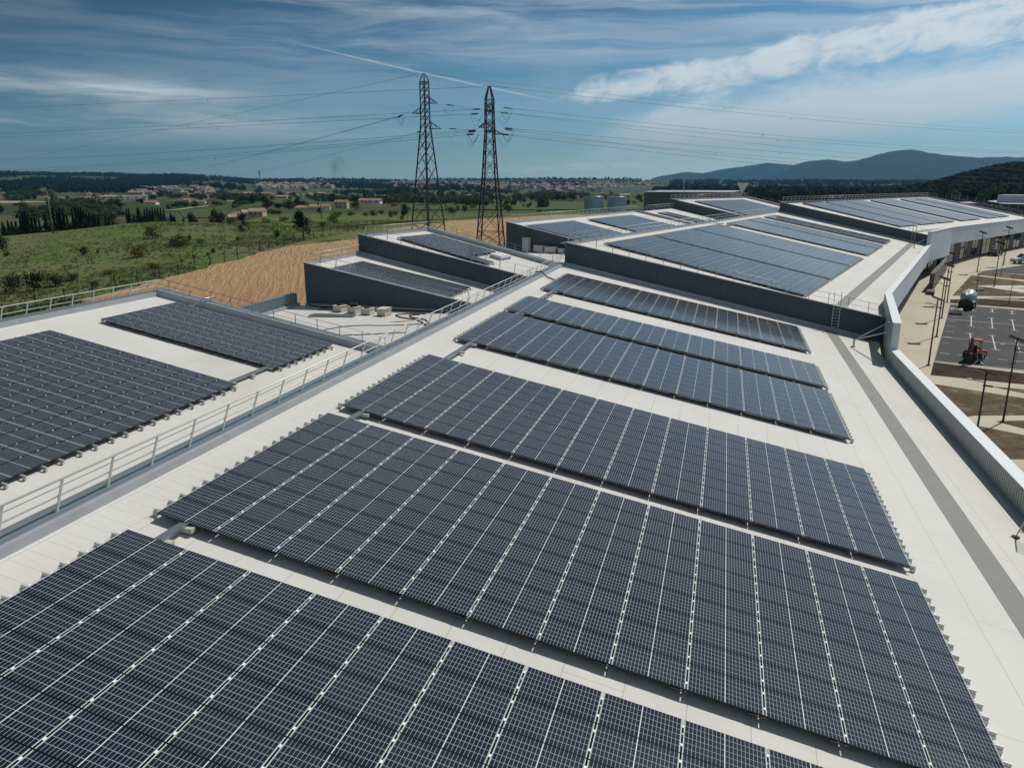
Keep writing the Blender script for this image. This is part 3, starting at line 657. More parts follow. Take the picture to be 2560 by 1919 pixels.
# ------------------------------------------------------------------ guardrails
def guard(label, p0, p1, z, inward=None, lean=.34, h=.90, first=0.0, step=1.66, solid=True, w=.07):
    """posts from p0 to p1 (plan points), z(x,y) their foot level; inward = plan direction the posts lean to"""
    dx, dy = p1[0] - p0[0], p1[1] - p0[1]; L = math.hypot(dx, dy); tx, ty = dx / L, dy / L
    yaw = math.atan2(inward[1], inward[0]) if inward else math.atan2(dy, dx) + math.pi / 2
    ln = lean if inward else 0.0
    root = thing('guardrail', label, 'guardrail', (p0[0], p0[1], z(*p0)), yaw)
    m = MB(); m.bar((0, 0, -.04), (ln, 0, h), w if solid else .045, .03 if solid else .04, up=(1, 0, 0))
    m.box(-.09, .03, -.05, .05, -.06, .05)
    pm = m.mesh('post', M_RAIL if solid else M_GALV)
    c, s_ = math.cos(-yaw), math.sin(-yaw)
    def loc(x, y, zz): return ((x - p0[0]) * c - (y - p0[1]) * s_, (x - p0[0]) * s_ + (y - p0[1]) * c, zz - z(*p0))
    n = int((L - first) / step) + 1
    for i in range(n):
        x, y = p0[0] + tx * (first + i * step), p0[1] + ty * (first + i * step)
        inst('post', pm, root, loc(x, y, z(x, y)))
    ix, iy = (math.cos(yaw), math.sin(yaw))
    for f, r, nm, mt in ((1.0, .027 if solid else .018, 'handrail', M_RAIL if solid else M_GALV), (.48, .021 if solid else .014, 'midrail', M_RAIL if solid else M_GALV)) + (((.78, .009, 'wire', M_GALV),) if solid else ()):
        t = MB(); t.tube([(p0[0] + ix * ln * f, p0[1] + iy * ln * f, z(*p0) + h * f), (p1[0] + ix * ln * f, p1[1] + iy * ln * f, z(*p1) + h * f)], r, 6); t.build(nm, mt, root)
    return root
E_ = (1, 0)
guard('long leaning guardrail between the near roof and the low left wing', (-1.83, -16.5), (-1.83, 59.6), memf(A1, .26), E_, first=.34)
guard('leaning guardrail on the outer edge of the low left wing, against the grass', (-25.4, -16), (-25.4, 31), memf(B1, .22), E_, .32, .85, first=1.1)
guard('thin wire railing between the low left wing and the sunken deck', (-25.3, 31.05), (-3.0, 31.05), memf(B1, .40), None, h=.78, first=.9, solid=False)
guard('thin wire railing on the edge of the tall ribbed wing above the fan boxes', (-24.9, 51.3), (-3, 51.3), memf(B1, .26), (.35, 1), .16, .95, first=1.2, solid=False)
guard('short leaning guardrail on the outer end of the ribbed wing, by the earth bank', (-25.2, 51.9), (-25.2, 63), memf(B1, .2), E_, .32, .9, first=.1)
guard('thin wire railing along the front edge of the wing below the pylons', (-25.0, ml1(-25) + .1), (-3.2, ml1(-3.2) + .1), memf(PN, .26), (.35, 1), .16, .95, first=1.5, solid=False)
guard('leaning guardrail on the outer end of the wing below the pylons', PN.w(-25.2, -5.2), PN.w(-25.2, 6.4), memf(PN, .2), PN.h, .32, .9, first=.1)
guard('thin wire railing on the rear edge of the wing below the pylons', PN.w(-25.0, 6.9), PN.w(-3, 6.9), memf(PN, .4), None, h=.78, first=.6, solid=False)
guard('thin wire railing along the edge of the dark wall with the ladder', (LM1[0] + .6, LM1[1] - .02), (27.2, ml1(27.2) + .04), memf(A2, .30), (.3, 1), .14, .95, first=.9, solid=False)
guard('long leaning guardrail on the left edge of the second hall roof', E2A, E2B, memf(A2, .26), A2.h, first=.4)
guard('leaning guardrail on the outer end of the far left wing', PN.w(-25.3, 25.8), PN.w(-25.3, 74.6), memf(PN, .22), PN.h, .32, .9)
guard('thin wire railing on the rear edge of the far left wing', PN.w(-25, 74.9), PN.w(-3, 74.9), memf(PN, .4), None, h=.8, solid=False, step=2.2)
guard('leaning guardrail on the small far wing beside the steel tanks', PN.w(-25.2, 79.4), PN.w(-25.2, 98), memf(PN, .22), PN.h, .32, .9)
guard('leaning guardrail around the farthest left wing', P3L, B3.w(-25.2, 18.3), memf(B3, .22), B3.h, .32, .9)
guard('wire railing on the front edge of the farthest left wing', (P3L[0] + .8, P3L[1]), (22.6, 153.8), memf(B3, .26), (.3, 1), .14, .95, solid=False, step=2.2)
guard('wire railing on the dark wall edge of the third hall', (LM2[0] + .5, LM2[1] + .05), (51.2, ml2(51.2) + .25), memf(A3, .30), (.3, 1), .14, .95, solid=False, step=2.2)
guard('leaning guardrail on the left edge of the third hall roof', A3.w(-1.75, -7), A3.w(-1.75, 70), memf(A3, .26), A3.h, first=.4)
guard('wire railing on the rear edge of the third hall roof', A3.w(-1.5, 70.2), A3.w(25, 74.5), memf(A3, .4), None, h=.9, solid=False, step=2.2)
guard('wire railing on the rear edge of the farthest left wing', B3.w(-25, 18.5), B3.w(-3, 18.5), memf(B3, .4), None, h=.8, solid=False, step=2.2)

# ------------------------------------------------------------------ ladders, props, cable trays
def ladder(label, x, y, zb, zt, yaw, w=.56, over=1.15):
    r = thing('roof_ladder', label, 'ladder', (x, y, zb), yaw); H = zt - zb
    for sx in (-w / 2, w / 2):
        m = MB(); m.bar((sx, 0, 0), (sx, 0, H + over), .07, .05); m.build('stile', M_GALV, r, True)
        m = MB(); m.bar((sx, .34, H), (sx, .34, H + over), .05, .04); m.bar((sx, 0, H + over), (sx, .34, H + over), .05, .04); m.build('handle', M_GALV, r, True)
    rm = MB(); rm.tube([(-w / 2, 0, 0), (w / 2, 0, 0)], .022, 6); rm = rm.mesh('rung', M_RAIL)
    n = int(H / .27)
    for i in range(n + 1): inst('rung', rm, r, (0, 0, .15 + i * .27))
    return r
ladder('galvanised ladder on the dark ribbed wall of the second hall, by the grey gutter strip', 23.72, ml1(23.72) - .3, A1.z(23.7, 57) - .25, A2.z(23.7, 57.8) + .1, math.radians(-6))
ladder('galvanised ladder on the far dark wall of the third hall', 47.2, ml2(47.2) - .4, A2.z(47.2, 142) - .25, A3.z(47.2, 142.4) + .1, math.radians(-24))
r = thing('roof_ladder', 'bright ladder at the right edge of the photo leaning up the silver parapet', 'ladder', (25.36, 16.3, A1.z(25.36, 16) - .25), math.radians(-42))
for sx in (0, .62):
    m = MB(); m.bar((sx, 0, 0), (sx + .55, .18, 2.1), .06, .05); m.build('stile', M_GALV, r, True)
for i in range(7):
    m = MB(); m.tube([(.08 * i + .05, .026 * i, .3 + .28 * i), (.08 * i + .67, .026 * i, .3 + .28 * i)], .022, 6); m.build('rung', M_RAIL, r, True)
m = MB(); m.box(-.12, .12, -.1, .1, -.05, .06); m.build('foot', M_RUST, r, True)
def prop(label, base, zb, ends):
    r = thing('parapet_prop', label, 'brace', (*base, zb))
    m = MB(); m.box(-.16, .16, -.16, .16, 0, .03); m.box(-.07, .07, -.07, .07, .02, .62); m.build('post', M_GALV, r, True)
    for e in ends:
        t = MB(); t.tube([(base[0], base[1], zb + .6), e], .05, 8); t.build('strut', M_GALV, r)
prop('steel prop with two struts holding the tall parapet by the ladder', (24.52, 51.75), A1.z(24.5, 51) - .23, [(26.55, 49.6, -2.5), (26.5, 48.0, -2.9)])
prop('steel prop with one strut at the far bend of the parapet', (45.36, 131.9), A2.z(45.4, 132) - .23, [(47.6, 130.3, -.9)])
def tray(label, P, u, v0, v1, z0=-.2, w=.22):
    x, y = P.w(u, v0); r = thing('cable_tray', label, 'cable tray', (x, y, P.z(x, y) + z0), P.yaw)
    L = v1 - v0
    m = MB(); m.box(-w / 2, w / 2, 0, L, .10, .17); m.box(-w / 2 - .02, w / 2 + .02, 0, L, .168, .182); m.build('tray', M_GALV, r, True)
    n = max(2, round(L / 1.3))
    bm_ = MB(); bm_.box(-.26, .26, -.09, .09, -.02, .10); bm_ = bm_.mesh('block', M_PLINTH)
    for i in range(n): inst('block', bm_, r, (.05, .12 + (L - .24) * i / (n - 1), 0))
tray('short cable tray on blocks between the two nearest arrays', A1, .85, -.98, .05)
tray('short cable tray on blocks between the second and third arrays', A1, .85, 9.08, 10.2)
tray('long cable tray on blocks crossing the wide bare strip', A1, .85, 19.2, 23.4)
tray('cable tray between the two slim arrays by the dark wall', A1, .85, 39.5, 44.1)
tray('stub of cable tray between the fourth array and the slim one', A1, .85, 32.4, 33.6)
tray('cable tray on blocks joining the two arrays of the low left wing', B1, -11.35, 19.0, 22.8)
tray('cable tray crossing the bare strip of the second hall', A2, .8, 45.0, 49.9)
r = thing('conduit', 'bent grey conduit climbing over the parapet behind the corner array', 'conduit', (-21.6, 30.2, B1.z(-21.6, 30) - .1))
m = MB(); m.tube([(-22.3, 29.6, B1.z(-22.3, 29) - .05), (-21.7, 30.0, B1.z(-21.7, 30) - .05), (-21.3, 30.55, B1.z(-21.3, 30) + .42), (-20.9, 31.3, B1.z(-21, 31) + .50)], .07, 6); m.build('pipe', M_GALV, r)
r = thing('conduit', 'white conduit stepping over the edge upstand of the second hall', 'conduit', (*A2.w(-1, 46), A2.z(*A2.w(-1, 46))), A2.yaw)
m = MB(); m.tube([(-1.4, 1, .35), (-.6, .4, .3), (.4, -.6, -.1), (1.8, -.9, -.12)], .09, 6); m.build('pipe', M_RAIL, r, True)
r = thing('conduit', 'dark cable conduit crossing the edge upstand near the corner of the near roof', 'conduit', (-1.7, 50.5, .3))
m = MB(); m.tube([(-2.2, 50.4, .5), (-1.6, 50.5, .5), (-1.2, 50.6, .08), (.0, 49.6, -.15)], .06, 6); m.build('pipe', M_RUBBER, r)

# ------------------------------------------------------------------ things on the sunken decks
def fanbox(label, x, y, z, top, group):
    r = thing('fan_box', label, 'fan box', (x, y, z), math.radians(rnd.uniform(-9, 9) - 10), group); r.scale = (.78, .78, .72)
    m = MB(); m.box(-.62, .62, -.55, .55, .1, .78); m.build('casing', M_CREAM, r, True)
    for sx in (-.5, .5):
        m = MB(); m.box(sx - .09, sx + .09, -.5, .5, 0, .1); m.build('foot', M_PLINTH, r, True)
    m = MB(); m.box(-.68, .68, -.6, .6, .78, .84); m.build('lid', M_CREAM, r, True)
    if top == 'coil':
        m = MB()
        for k in range(3): m.tube([(.42 * math.cos(a * .524), .42 * math.sin(a * .524), .92 + .12 * k) for a in range(13)], .08, 6)
        m.build('coil', M_RUBBER, r, True)
    if top == 'fan':
        m = MB(); m.tube([(0, 0, .84), (0, 0, .96)], .42, 14); m.build('fan_ring', M_BLACK, r, True)
    if top == 'tilt':
        m = MB(); m.add([(-.75, -.62, .86), (.7, -.62, .9), (.7, .62, 1.04), (-.75, .62, .98), (-.75, -.62, .9), (.7, -.62, .94), (.7, .62, 1.08), (-.75, .62, 1.02)], [(0, 3, 2, 1), (4, 5, 6, 7), (0, 1, 5, 4), (1, 2, 6, 5), (2, 3, 7, 6), (3, 0, 4, 7)]); m.build('cover', M_CREAM, r, True)
    return r
GF = 'cream fan boxes on the sunken deck'
fanbox('cream fan box with a black fan, leftmost of four on the sunken deck', -20.5, 48.9, -3.6, 'fan', GF)
fanbox('cream fan box with a black coil of hose on top', -18.9, 48.6, -3.6, 'coil', GF)
fanbox('plain cream fan box right of the one with the coil', -17.3, 48.1, -3.6, 'fan', GF)
fanbox('cream fan box with a loose tilted cover, rightmost of four', -15.6, 47.9, -3.6, 'tilt', GF)
GR = 'rails lying on the sunken deck'
for i, (dy, mt, lb) in enumerate(((0, M_GALV, 'upper galvanised rail lying on the sunken deck'), (-.4, M_GALV, 'middle galvanised rail lying on the sunken deck'), (-.8, M_COPING, 'lower dull rail lying on the sunken deck'))):
    m = MB(); m.bar((-21.9, 46.4 + dy, -3.5), (-17.9, 46.9 + dy * .6, -3.5), .28, .12); tag(m.build('loose_rail', mt), lb, 'metal rail', GR)
m = MB(); m.box(-22.9, -21.2, 49.0, 49.9, -3.6, -3.46); tag(m.build('pallet', M_WOOD), 'dark flat pallet beside the fan boxes on the sunken deck', 'pallet')
def hose(label, pts, mt=None, r=.045):
    P = [Vector(p) for p in pts]; out = []
    for i in range(len(P) - 1):
        a, b2, c, d = P[max(i - 1, 0)], P[i], P[i + 1], P[min(i + 2, len(P) - 1)]
        for k in range(6):
            t = k / 6; out.append(.5 * ((2 * b2) + (c - a) * t + (2 * a - 5 * b2 + 4 * c - d) * t * t + (3 * b2 - a - 3 * c + d) * t ** 3))
    out.append(P[-1]); m = MB(); m.tube(out, r, 6); tag(m.build('hose', mt or M_RUST), label, 'hose')
hose('reddish looped hose near the ribbed wall on the sunken deck', [(-10.0, 44.0, -3.55), (-11.6, 46.2, -3.55), (-13.6, 47.2, -3.55), (-14.6, 48.3, -3.55), (-13.6, 49.3, -3.55), (-12.2, 49.5, -3.55)], r=.06)
hose('second reddish looped hose lying beside the first', [(-9.7, 44.3, -3.55), (-11.1, 46.6, -3.55), (-12.6, 47.4, -3.55), (-13.3, 48.4, -3.55), (-12.6, 49.0, -3.55)], r=.06)
hose('thin brown cable winding across the sunken deck', [(-17.6, 39.7, -3.56), (-16.5, 42.0, -3.56), (-15.0, 42.9, -3.56), (-13.4, 43.3, -3.56), (-10.2, 45.0, -3.56)], r=.035)
hose('dark cable near the wire railing on the sunken deck', [(-15.6, 38.2, -3.56), (-13.5, 39.2, -3.56), (-10.5, 41.0, -3.56)], M_RUBBER, .035)
hose('black pipe along the foot of the ribbed wing', [(-24.8, 50.6, -3.3), (-23.5, 50.4, -3.5), (-18, 50.5, -3.5), (-12, 50.5, -3.5), (-6, 50.5, -3.5)], M_RUBBER, .06)
m = MB(); m.poly([(-13.9, 45.0, -3.592), (-13.0, 45.7, -3.592), (-12.1, 46.4, -3.592), (-12.3, 45.9, -3.592), (-13.1, 45.1, -3.592)]); m.build('rust_stain', M_RUST, k1)
GB = 'grey plant boxes on the deck before the far left wing'
for i, (x, y, w, d, h, lb) in enumerate(((-13.4, 91.5, 1.3, 1.1, 2.6, 'tall pale fan unit standing on the deck left of the plant boxes'), (-11.4, 91.2, 2.0, 1.3, 1.3, 'pale plant box next to the tall fan unit'),
                                    (-9.5, 90.2, 2.3, 1.4, 1.2, 'wide grey plant box with a dark fan, second in the row'), (-7.9, 90.0, 1.3, 1.2, 1.0, 'small grey plant box third in the row'), (-6.3, 89.0, 2.0, 1.3, 1.1, 'grey plant box nearest the dark corner'))):
    r = thing('plant_box', lb, 'plant box', (x, y, -1.6), math.radians(-15), GB); r.scale = (.72, .72, .78)
    m = MB(); m.box(-w / 2, w / 2, -d / 2, d / 2, .12, h); m.build('casing', M_CREAM if i < 2 else M_PLINTH, r, True)
    m = MB(); m.box(-w / 2 + .1, w / 2 - .1, -d / 2 - .02, -d / 2, .3, h - .15); m.build('grille', M_GALV, r, True)
    m = MB(); m.tube([(0, 0, h), (0, 0, h + .1)], d * .38, 14); m.build('fan_ring', M_BLACK, r, True)
r = thing('rooflight', 'white dome rooflight on the wing below the pylons', 'rooflight', (-10.6, 68.4, PN.z(-10.6, 68.4) + MEM), PN.yaw)
r.rotation_euler = (0, SL, PN.yaw)
m = MB(); m.box(-.75, .75, -1.1, 1.1, 0, .28); m.build('kerb', M_UPSTAND, r, True)
m = MB(); m.box(-.82, .82, -1.17, 1.17, .28, .36); m.box(-.7, .7, -1.05, 1.05, .36, .46); m.build('dome', M_SKYL, r, True)
for i, (u, v, lb) in enumerate(((4, 100, 'left white plant box on the roofs beyond the second hall'), (9, 101, 'right white plant box on the roofs beyond the second hall'))):
    pass

# ------------------------------------------------------------------ forecourt
def sheet(name, pts, mat, d, kind='structure'):
    bm = bmesh.new(); vs = [bm.verts.new((x, y, 0)) for x, y in pts]; bm.faces.new(vs)
    for yy in (42, 157):
        bmesh.ops.bisect_plane(bm, geom=bm.verts[:] + bm.edges[:] + bm.faces[:], plane_co=(0, yy, 0), plane_no=(0, 1, 0))
    bmesh.ops.triangulate(bm, faces=bm.faces[:])
    bm.normal_update()
    for f in bm.faces:
        if f.normal.z < 0: f.normal_flip()
    for v in bm.verts: v.co.z = zg(v.co.y) + d
    me = bpy.data.meshes.new(name); bm.to_mesh(me); bm.free(); me.materials.append(mat)
    o = link(bpy.data.objects.new(name, me)); return tag(o, kind=kind)
sheet('forecourt', [(10, -40), (200, -40), (200, 330), (60, 330), (10, 60)], M_PAVE, -.012)
sheet('car_park', [(35.6, 71.2), (45.3, 105.2), (90, 92.5), (90, 58.8)], M_ASPH, 0)
sheet('road', [(58.0, 138.5), (68.1, 148.8), (75, 156), (135, 150), (120, 117)], M_ASPH, 0)
sheet('soil_bed', [(34.1, 65.8), (35.5, 70.9), (43.3, 68.3), (60, 64.5), (60, 58), (41.9, 64.4)], M_DSOIL, .02)
sheet('soil_bed', [(33.4, 62.7), (40.2, 59.7), (60, 50), (60, 43), (38.9, 54.8), (34.8, 53.7), (34.1, 53.2)], M_SOIL, .02)
sheet('soil_bed', [(38.6, 63.0), (41.2, 62.6), (60, 56.2), (60, 53.5), (40.8, 61.4)], M_SOIL, .02)
sheet('soil_bed', [(31.0, 46), (34.1, 51.1), (37.1, 49.5), (60, 37), (60, 28), (35.4, 44.2), (34.2, 43.9)], M_SOIL, .02)
sheet('soil_bed', [(36.0, 52.5), (38.3, 53.3), (60, 43), (60, 39.8), (37.6, 51.2)], M_SOIL, .02)
sheet('soil_bed', [(47.2, 112.2), (55.3, 133.6), (61.6, 128.2), (85, 121), (85, 104), (57.2, 113.7)], M_SOIL, .02)
sheet('path', [(53.0, 122.3), (59.8, 123.9), (85, 120.5), (85, 117.6), (60, 121.4), (57.6, 121.0), (85, 110), (85, 106.5), (58.1, 117.0)], M_CONC, .03)
sheet('soil_bed', [(46.0, 108.6), (51.0, 110.5), (85, 103), (85, 96.5), (45.4, 105.9)], M_DSOIL, .02)
sheet('soil_bed', [(51.6, 111.3), (56.6, 112.0), (85, 106), (85, 104.2)], M_SOIL, .024)
sheet('soil_bed', [(58.3, 138.2), (64.1, 135.5), (110, 118), (110, 113), (62.0, 130.6), (56.3, 134.6)], M_SOIL, .02)
pm = MB()
def mark(a, b, w=.13, bars=True, d=.008):
    dx, dy = b[0] - a[0], b[1] - a[1]; L = math.hypot(dx, dy); tx, ty = dx / L, dy / L; nx, ny = -ty, tx
    def seg(p, q, w):
        ddx, ddy = q[0] - p[0], q[1] - p[1]; l = math.hypot(ddx, ddy); mx, my = -ddy / l * w / 2, ddx / l * w / 2
        pm.quad(*[(x, y, zg(y) + d) for x, y in ((p[0] - mx, p[1] - my), (q[0] - mx, q[1] - my), (q[0] + mx, q[1] + my), (p[0] + mx, p[1] + my))])
    seg(a, b, w)
    if bars:
        for p, s in ((a, -1), (b, 1)):
            c = (p[0] + tx * s * .07, p[1] + ty * s * .07); seg((c[0] - nx * .42, c[1] - ny * .42), (c[0] + nx * .42, c[1] + ny * .42), w)
for k in range(16):
    ox, oy = 2.18 * k, -.64 * k
    mark((45.7 + ox, 96.7 + oy), (44.0 + ox, 90.2 + oy)); mark((42.75 + ox, 85.9 + oy), (41.1 + ox, 78.8 + oy)); mark((47.55 + ox, 102.9 + oy), (46.95 + ox, 100.8 + oy))
mark((42.0, 94.3), (80, 83.3), .12, False, .006); mark((39.0, 83.3), (80, 71.9), .12, False, .006)
mark((45.2, 105.0), (89, 92.6), .18, False, .006); mark((35.7, 71.4), (89, 59.2), .2, False, .006)
for k in range(12): mark((37.0 + 1.75 * k, 75.2 - .45 * k), (37.9 + 1.75 * k, 74.95 - .45 * k), .12, False)
for k in range(6): mark((38.4 + .95 * k, 80.4 + 3.1 * k), (39.2 + .95 * k, 80.2 + 3.1 * k), .1, False)
tag(pm.build('parking_markings', M_LINE), kind='structure')
# ---- solar street lamps
def lamp_proto():
    r = thing('solar_lamp', 'x', 'street lamp')
    m = MB(); m.box(-.2, .2, -.2, .2, 0, .04); m.tube([(0, 0, 0), (0, 0, 3.2), (0, 0, 6.5)], .085, 10, r2=.055); m.build('pole', M_BLACK, r, True)
    p = link(bpy.data.objects.new('solar_panel', None)); bpy.data.objects.remove(p)
    m = MB(); m.box(-.62, .62, -.42, .42, -.03, .03); pn = m.build('solar_panel', M_FRAME, r, True); pn.location = (0, .0, 6.85); pn.rotation_euler = (math.radians(-22), math.radians(18), 0)
    m = MB(); m.tube([(0, 0, 6.4), (0, 0, 6.83)], .05, 8); m.build('bracket', M_BLACK, r, True)
    m = MB(); m.bar((0, 0, 6.2), (-.75, -.1, 6.3), .06); m.box(-1.05, -.55, -.22, .02, 6.27, 6.36); m.build('lamp_head', M_UPSTAND, r, True)
    m = MB(); m.box(-.1, .5, -.12, .12, 5.95, 6.03); m.build('battery_tray', M_BLACK, r, True)
    return r
L0 = lamp_proto()
LAMPS = [(34.71, 69.58, 'solar lamp post at the near end of the forecourt, by the car park corner'), (38.54, 83.27, 'second solar lamp post along the car park edge'), (41.7, 94.6, 'third solar lamp post along the car park edge'),
         (45.1, 106.4, 'fourth solar lamp post, by the concrete tank trailer'), (57.4, 138.1, 'solar lamp post before the shop fronts of the third hall'), (55.4, 121.7, 'solar lamp post standing in the fan of light paths'),
         (64.5, 148.2, 'solar lamp post nearest the white van'), (36.5, 52.5, 'tall solar lamp post on the soil bed at the right edge of the photo'), (31.25, 41.3, 'solar lamp post rising from behind the silver parapet')]
for i, (x, y, lb) in enumerate(LAMPS):
    o = L0 if i == 0 else copy_tree(L0)
    o.location = (x, y, zg(y)); o.rotation_euler = (0, 0, math.radians(-22 + (i * 37) % 19 - 9)); tag(o, lb, 'street lamp', 'solar lamps on the forecourt')
# ---- vehicles and site clutter
def wheel(parent, x, y, r, w, mt=None):
    m = MB(); m.tube([(x, y - w / 2, r), (x, y + w / 2, r)], r, 16); wo = m.build('wheel', M_RUBBER, parent, True)
    m = MB(); m.tube([(x, y - w / 2 - .01, r), (x, y + w / 2 + .01, r)], r * .55, 12); m.build('rim', M_GALV, wo, True)
def van(label, x, y, yaw, L=4.6, W=1.8, H=1.9):
    r = thing('parked_van', label, 'van', (x, y, zg(y)), yaw)
    prof = [(-L / 2, .35), (L / 2, .35), (L / 2, .75), (L / 2 - .15, .95), (L / 2 - .95, 1.08), (L / 2 - 1.6, H - .12), (L / 2 - 1.9, H), (-L / 2 + .15, H), (-L / 2, H - .2)]
    n = len(prof); v = [(px, -W / 2, pz) for px, pz in prof] + [(px, W / 2, pz) for px, pz in prof]
    v = [(a, b * (.88 if c > 1.2 else 1), c) for a, b, c in v]
    m = MB(); m.add(v, [(i, (i + 1) % n, n + (i + 1) % n, n + i) for i in range(n)] + [tuple(range(n - 1, -1, -1)), tuple(range(n, 2 * n))]); m.build('body', M_VANW, r, True)
    m = MB(); m.quad((L / 2 - 1.0, -W * .42, 1.12), (L / 2 - 1.0, W * .42, 1.12), (L / 2 - 1.57, W * .38, H - .16), (L / 2 - 1.57, -W * .38, H - .16)); o = m.build('windscreen', M_PANE, r, True); o.location = (.03, 0, .03)
    for s in (-1, 1):
        m = MB(); m.quad((L / 2 - 1.15, s * (W / 2 + .008), 1.08), (L / 2 - 2.3, s * (W / 2 + .008), 1.08), (L / 2 - 2.3, s * (W * .44 + .03), H - .25), (L / 2 - 1.65, s * (W * .44 + .03), H - .25)); m.build('side_window', M_PANE, r, True)
        m = MB(); m.box(L / 2 - .12, L / 2 + .01, s * W * .34 - .16, s * W * .34 + .16, .68, .84); m.build('headlight', M_SKYL, r, True)
        m = MB(); m.box(-L / 2 - .02, L / 2 - .3, s * W / 2 - .02, s * W / 2 + .02, .62, .72); m.build('side_strip', M_BLACK, r, True)
        for wx in (L / 2 - .85, -L / 2 + .85): wheel(r, wx, s * (W / 2 - .1), .33, .22)
    m = MB(); m.box(L / 2 - .05, L / 2 + .06, -W / 2, W / 2, .3, .55); m.build('bumper', M_BLACK, r, True)
van('white panel van with dark bumper parked before the third hall', 69.0, 151.2, math.radians(192))
van('second pale van parked behind the white panel van', 72.4, 155.4, math.radians(192), 5.0, 1.9, 2.2)
r = thing('parked_car', 'dark car in the shade of the shop front of the third hall', 'car', (67.6, 164, zg(164)), math.radians(58))
m = MB(); v = []
prof = [(-2.1, .3), (2.1, .3), (2.1, .7), (1.1, .85), (.5, 1.4), (-1.2, 1.4), (-1.8, .9), (-2.1, .85)]; n = len(prof)
m.add([(a, -.85 if b < 1 else -.68, b) for a, b in prof] + [(a, .85 if b < 1 else .68, b) for a, b in prof], [(i, (i + 1) % n, n + (i + 1) % n, n + i) for i in range(n)] + [tuple(range(n - 1, -1, -1)), tuple(range(n, 2 * n))]); m.build('body', M_BLACK, r, True)
m = MB(); m.quad((1.08, -.6, .9), (1.08, .6, .9), (.56, .55, 1.36), (.56, -.55, 1.36)); o = m.build('windscreen', M_PANE, r, True); o.location = (.02, 0, .02)
for wx in (-1.3, 1.3):
    for s in (-.78, .78): wheel(r, wx, s, .32, .2)
# tank trailer
r = thing('tank_trailer', 'grey concrete mixer tank on wheels at the far corner of the car park', 'trailer', (46.7, 102.6, zg(102.6)), math.radians(66))
m = MB(); m.tube([(-1.35, 0, 1.45), (-1.15, 0, 1.5), (.2, 0, 1.62), (1.2, 0, 1.72), (1.6, 0, 1.78)], 1.0, 18)
for i in range(len(m.v)):
    x, y, z = m.v[i]; k = .45 if x < -1.25 else (.85 if x < -1 else (1.0 if x < 1 else (.8 if x < 1.4 else .42))); m.v[i] = (x, y * k, 1.55 + (z - 1.55) * k)
m.build('drum', M_TANK, r, True)
m = MB(); m.box(-1.7, 1.9, -.5, .5, .45, .68); m.bar((1.9, 0, .55), (2.6, 0, .55), .12); m.build('chassis', M_BLACK, r, True)
m = MB(); m.bar((1.5, 0, 1.9), (2.0, 0, 2.35), .4, .3); m.build('hopper', M_TANK, r, True)
for s in (-.75, .75):
    for wx in (-.9, .9): wheel(r, wx, s, .48, .34)
    m = MB(); m.box(-1.5, -.4, s - .22, s + .22, 1.0, 1.06); m.build('mudguard', M_WHITE, r, True)
m = MB(); m.box(-2.0, -1.5, -.7, .7, .5, 1.25); m.build('engine_cover', M_BLACK, r, True)
r = thing('block_pallet', 'pallet of pale stone blocks on the asphalt near the tank trailer', 'pallet', (44.2, 97.9, zg(97.9)), math.radians(-14))
m = MB(); m.box(-.75, .75, -.55, .55, 0, .14); m.build('pallet', M_WOOD, r, True)
for i in range(3):
    for j in range(2):
        m = MB(); m.box(-.72 + .49 * i, -.27 + .49 * i, -.5 + .52 * j, -.03 + .52 * j, .14, .62 + .1 * ((i + j) % 2)); m.build('block', M_CONC, r, True)
# red digger
r = thing('digger', 'red backhoe digger with its boom raised, working in the dug soil bed', 'digger', (39.6, 72.6, zg(72.6)), math.radians(66)); r.scale = (.9, .9, .9)
m = MB(); m.box(-1.0, 1.5, -.42, .42, .75, 1.15); m.add([(1.5, -.4, .75), (2.5, -.36, .8), (2.5, .36, .8), (1.5, .4, .75), (1.5, -.4, 1.35), (2.45, -.34, 1.25), (2.45, .34, 1.25), (1.5, .4, 1.35)], [(0, 3, 2, 1), (4, 5, 6, 7), (0, 1, 5, 4), (1, 2, 6, 5), (2, 3, 7, 6), (3, 0, 4, 7)]); m.build('body', M_RED, r, True)
m = MB(); m.box(-.75, .75, -.62, .62, 2.42, 2.56); m.build('canopy', M_RED, r, True)
for sx in (-.68, .68):
    for sy in (-.55, .55):
        m = MB(); m.bar((sx, sy, 1.1), (sx, sy, 2.43), .07); m.build('canopy_post', M_BLACK, r, True)
m = MB(); m.box(-.45, .0, -.3, .3, 1.15, 1.35); m.box(-.5, -.4, -.3, .3, 1.3, 1.85); m.build('seat', M_BLACK, r, True)
for s in (-.8, .8): wheel(r, -.6, s, .62, .38); wheel(r, 1.7, s * .95, .42, .28)
m = MB(); m.bar((-1.0, .1, .7), (-1.7, .15, 2.9), .26, .3); m.build('boom', M_RUST, r, True)
m = MB(); m.bar((-1.7, .15, 2.9), (-2.5, .2, 1.3), .2, .22); m.build('dipper_arm', M_RUST, r, True)
m = MB(); m.add([(-2.75, -.15, 1.3), (-2.25, -.15, 1.3), (-2.3, -.15, .75), (-2.9, -.15, .6), (-2.75, .55, 1.3), (-2.25, .55, 1.3), (-2.3, .55, .75), (-2.9, .55, .6)], [(0, 1, 2, 3), (7, 6, 5, 4), (0, 4, 5, 1), (1, 5, 6, 2), (2, 6, 7, 3), (3, 7, 4, 0)]); m.build('bucket', M_STEEL, r, True)
for s in (-.7, .7):
    m = MB(); m.bar((-1.0, s * .6, .8), (-1.45, s * 1.5, .1), .14); m.box(-1.65, -1.25, s * 1.5 - .2, s * 1.5 + .2, 0, .08); m.build('stabiliser', M_GALV, r, True)
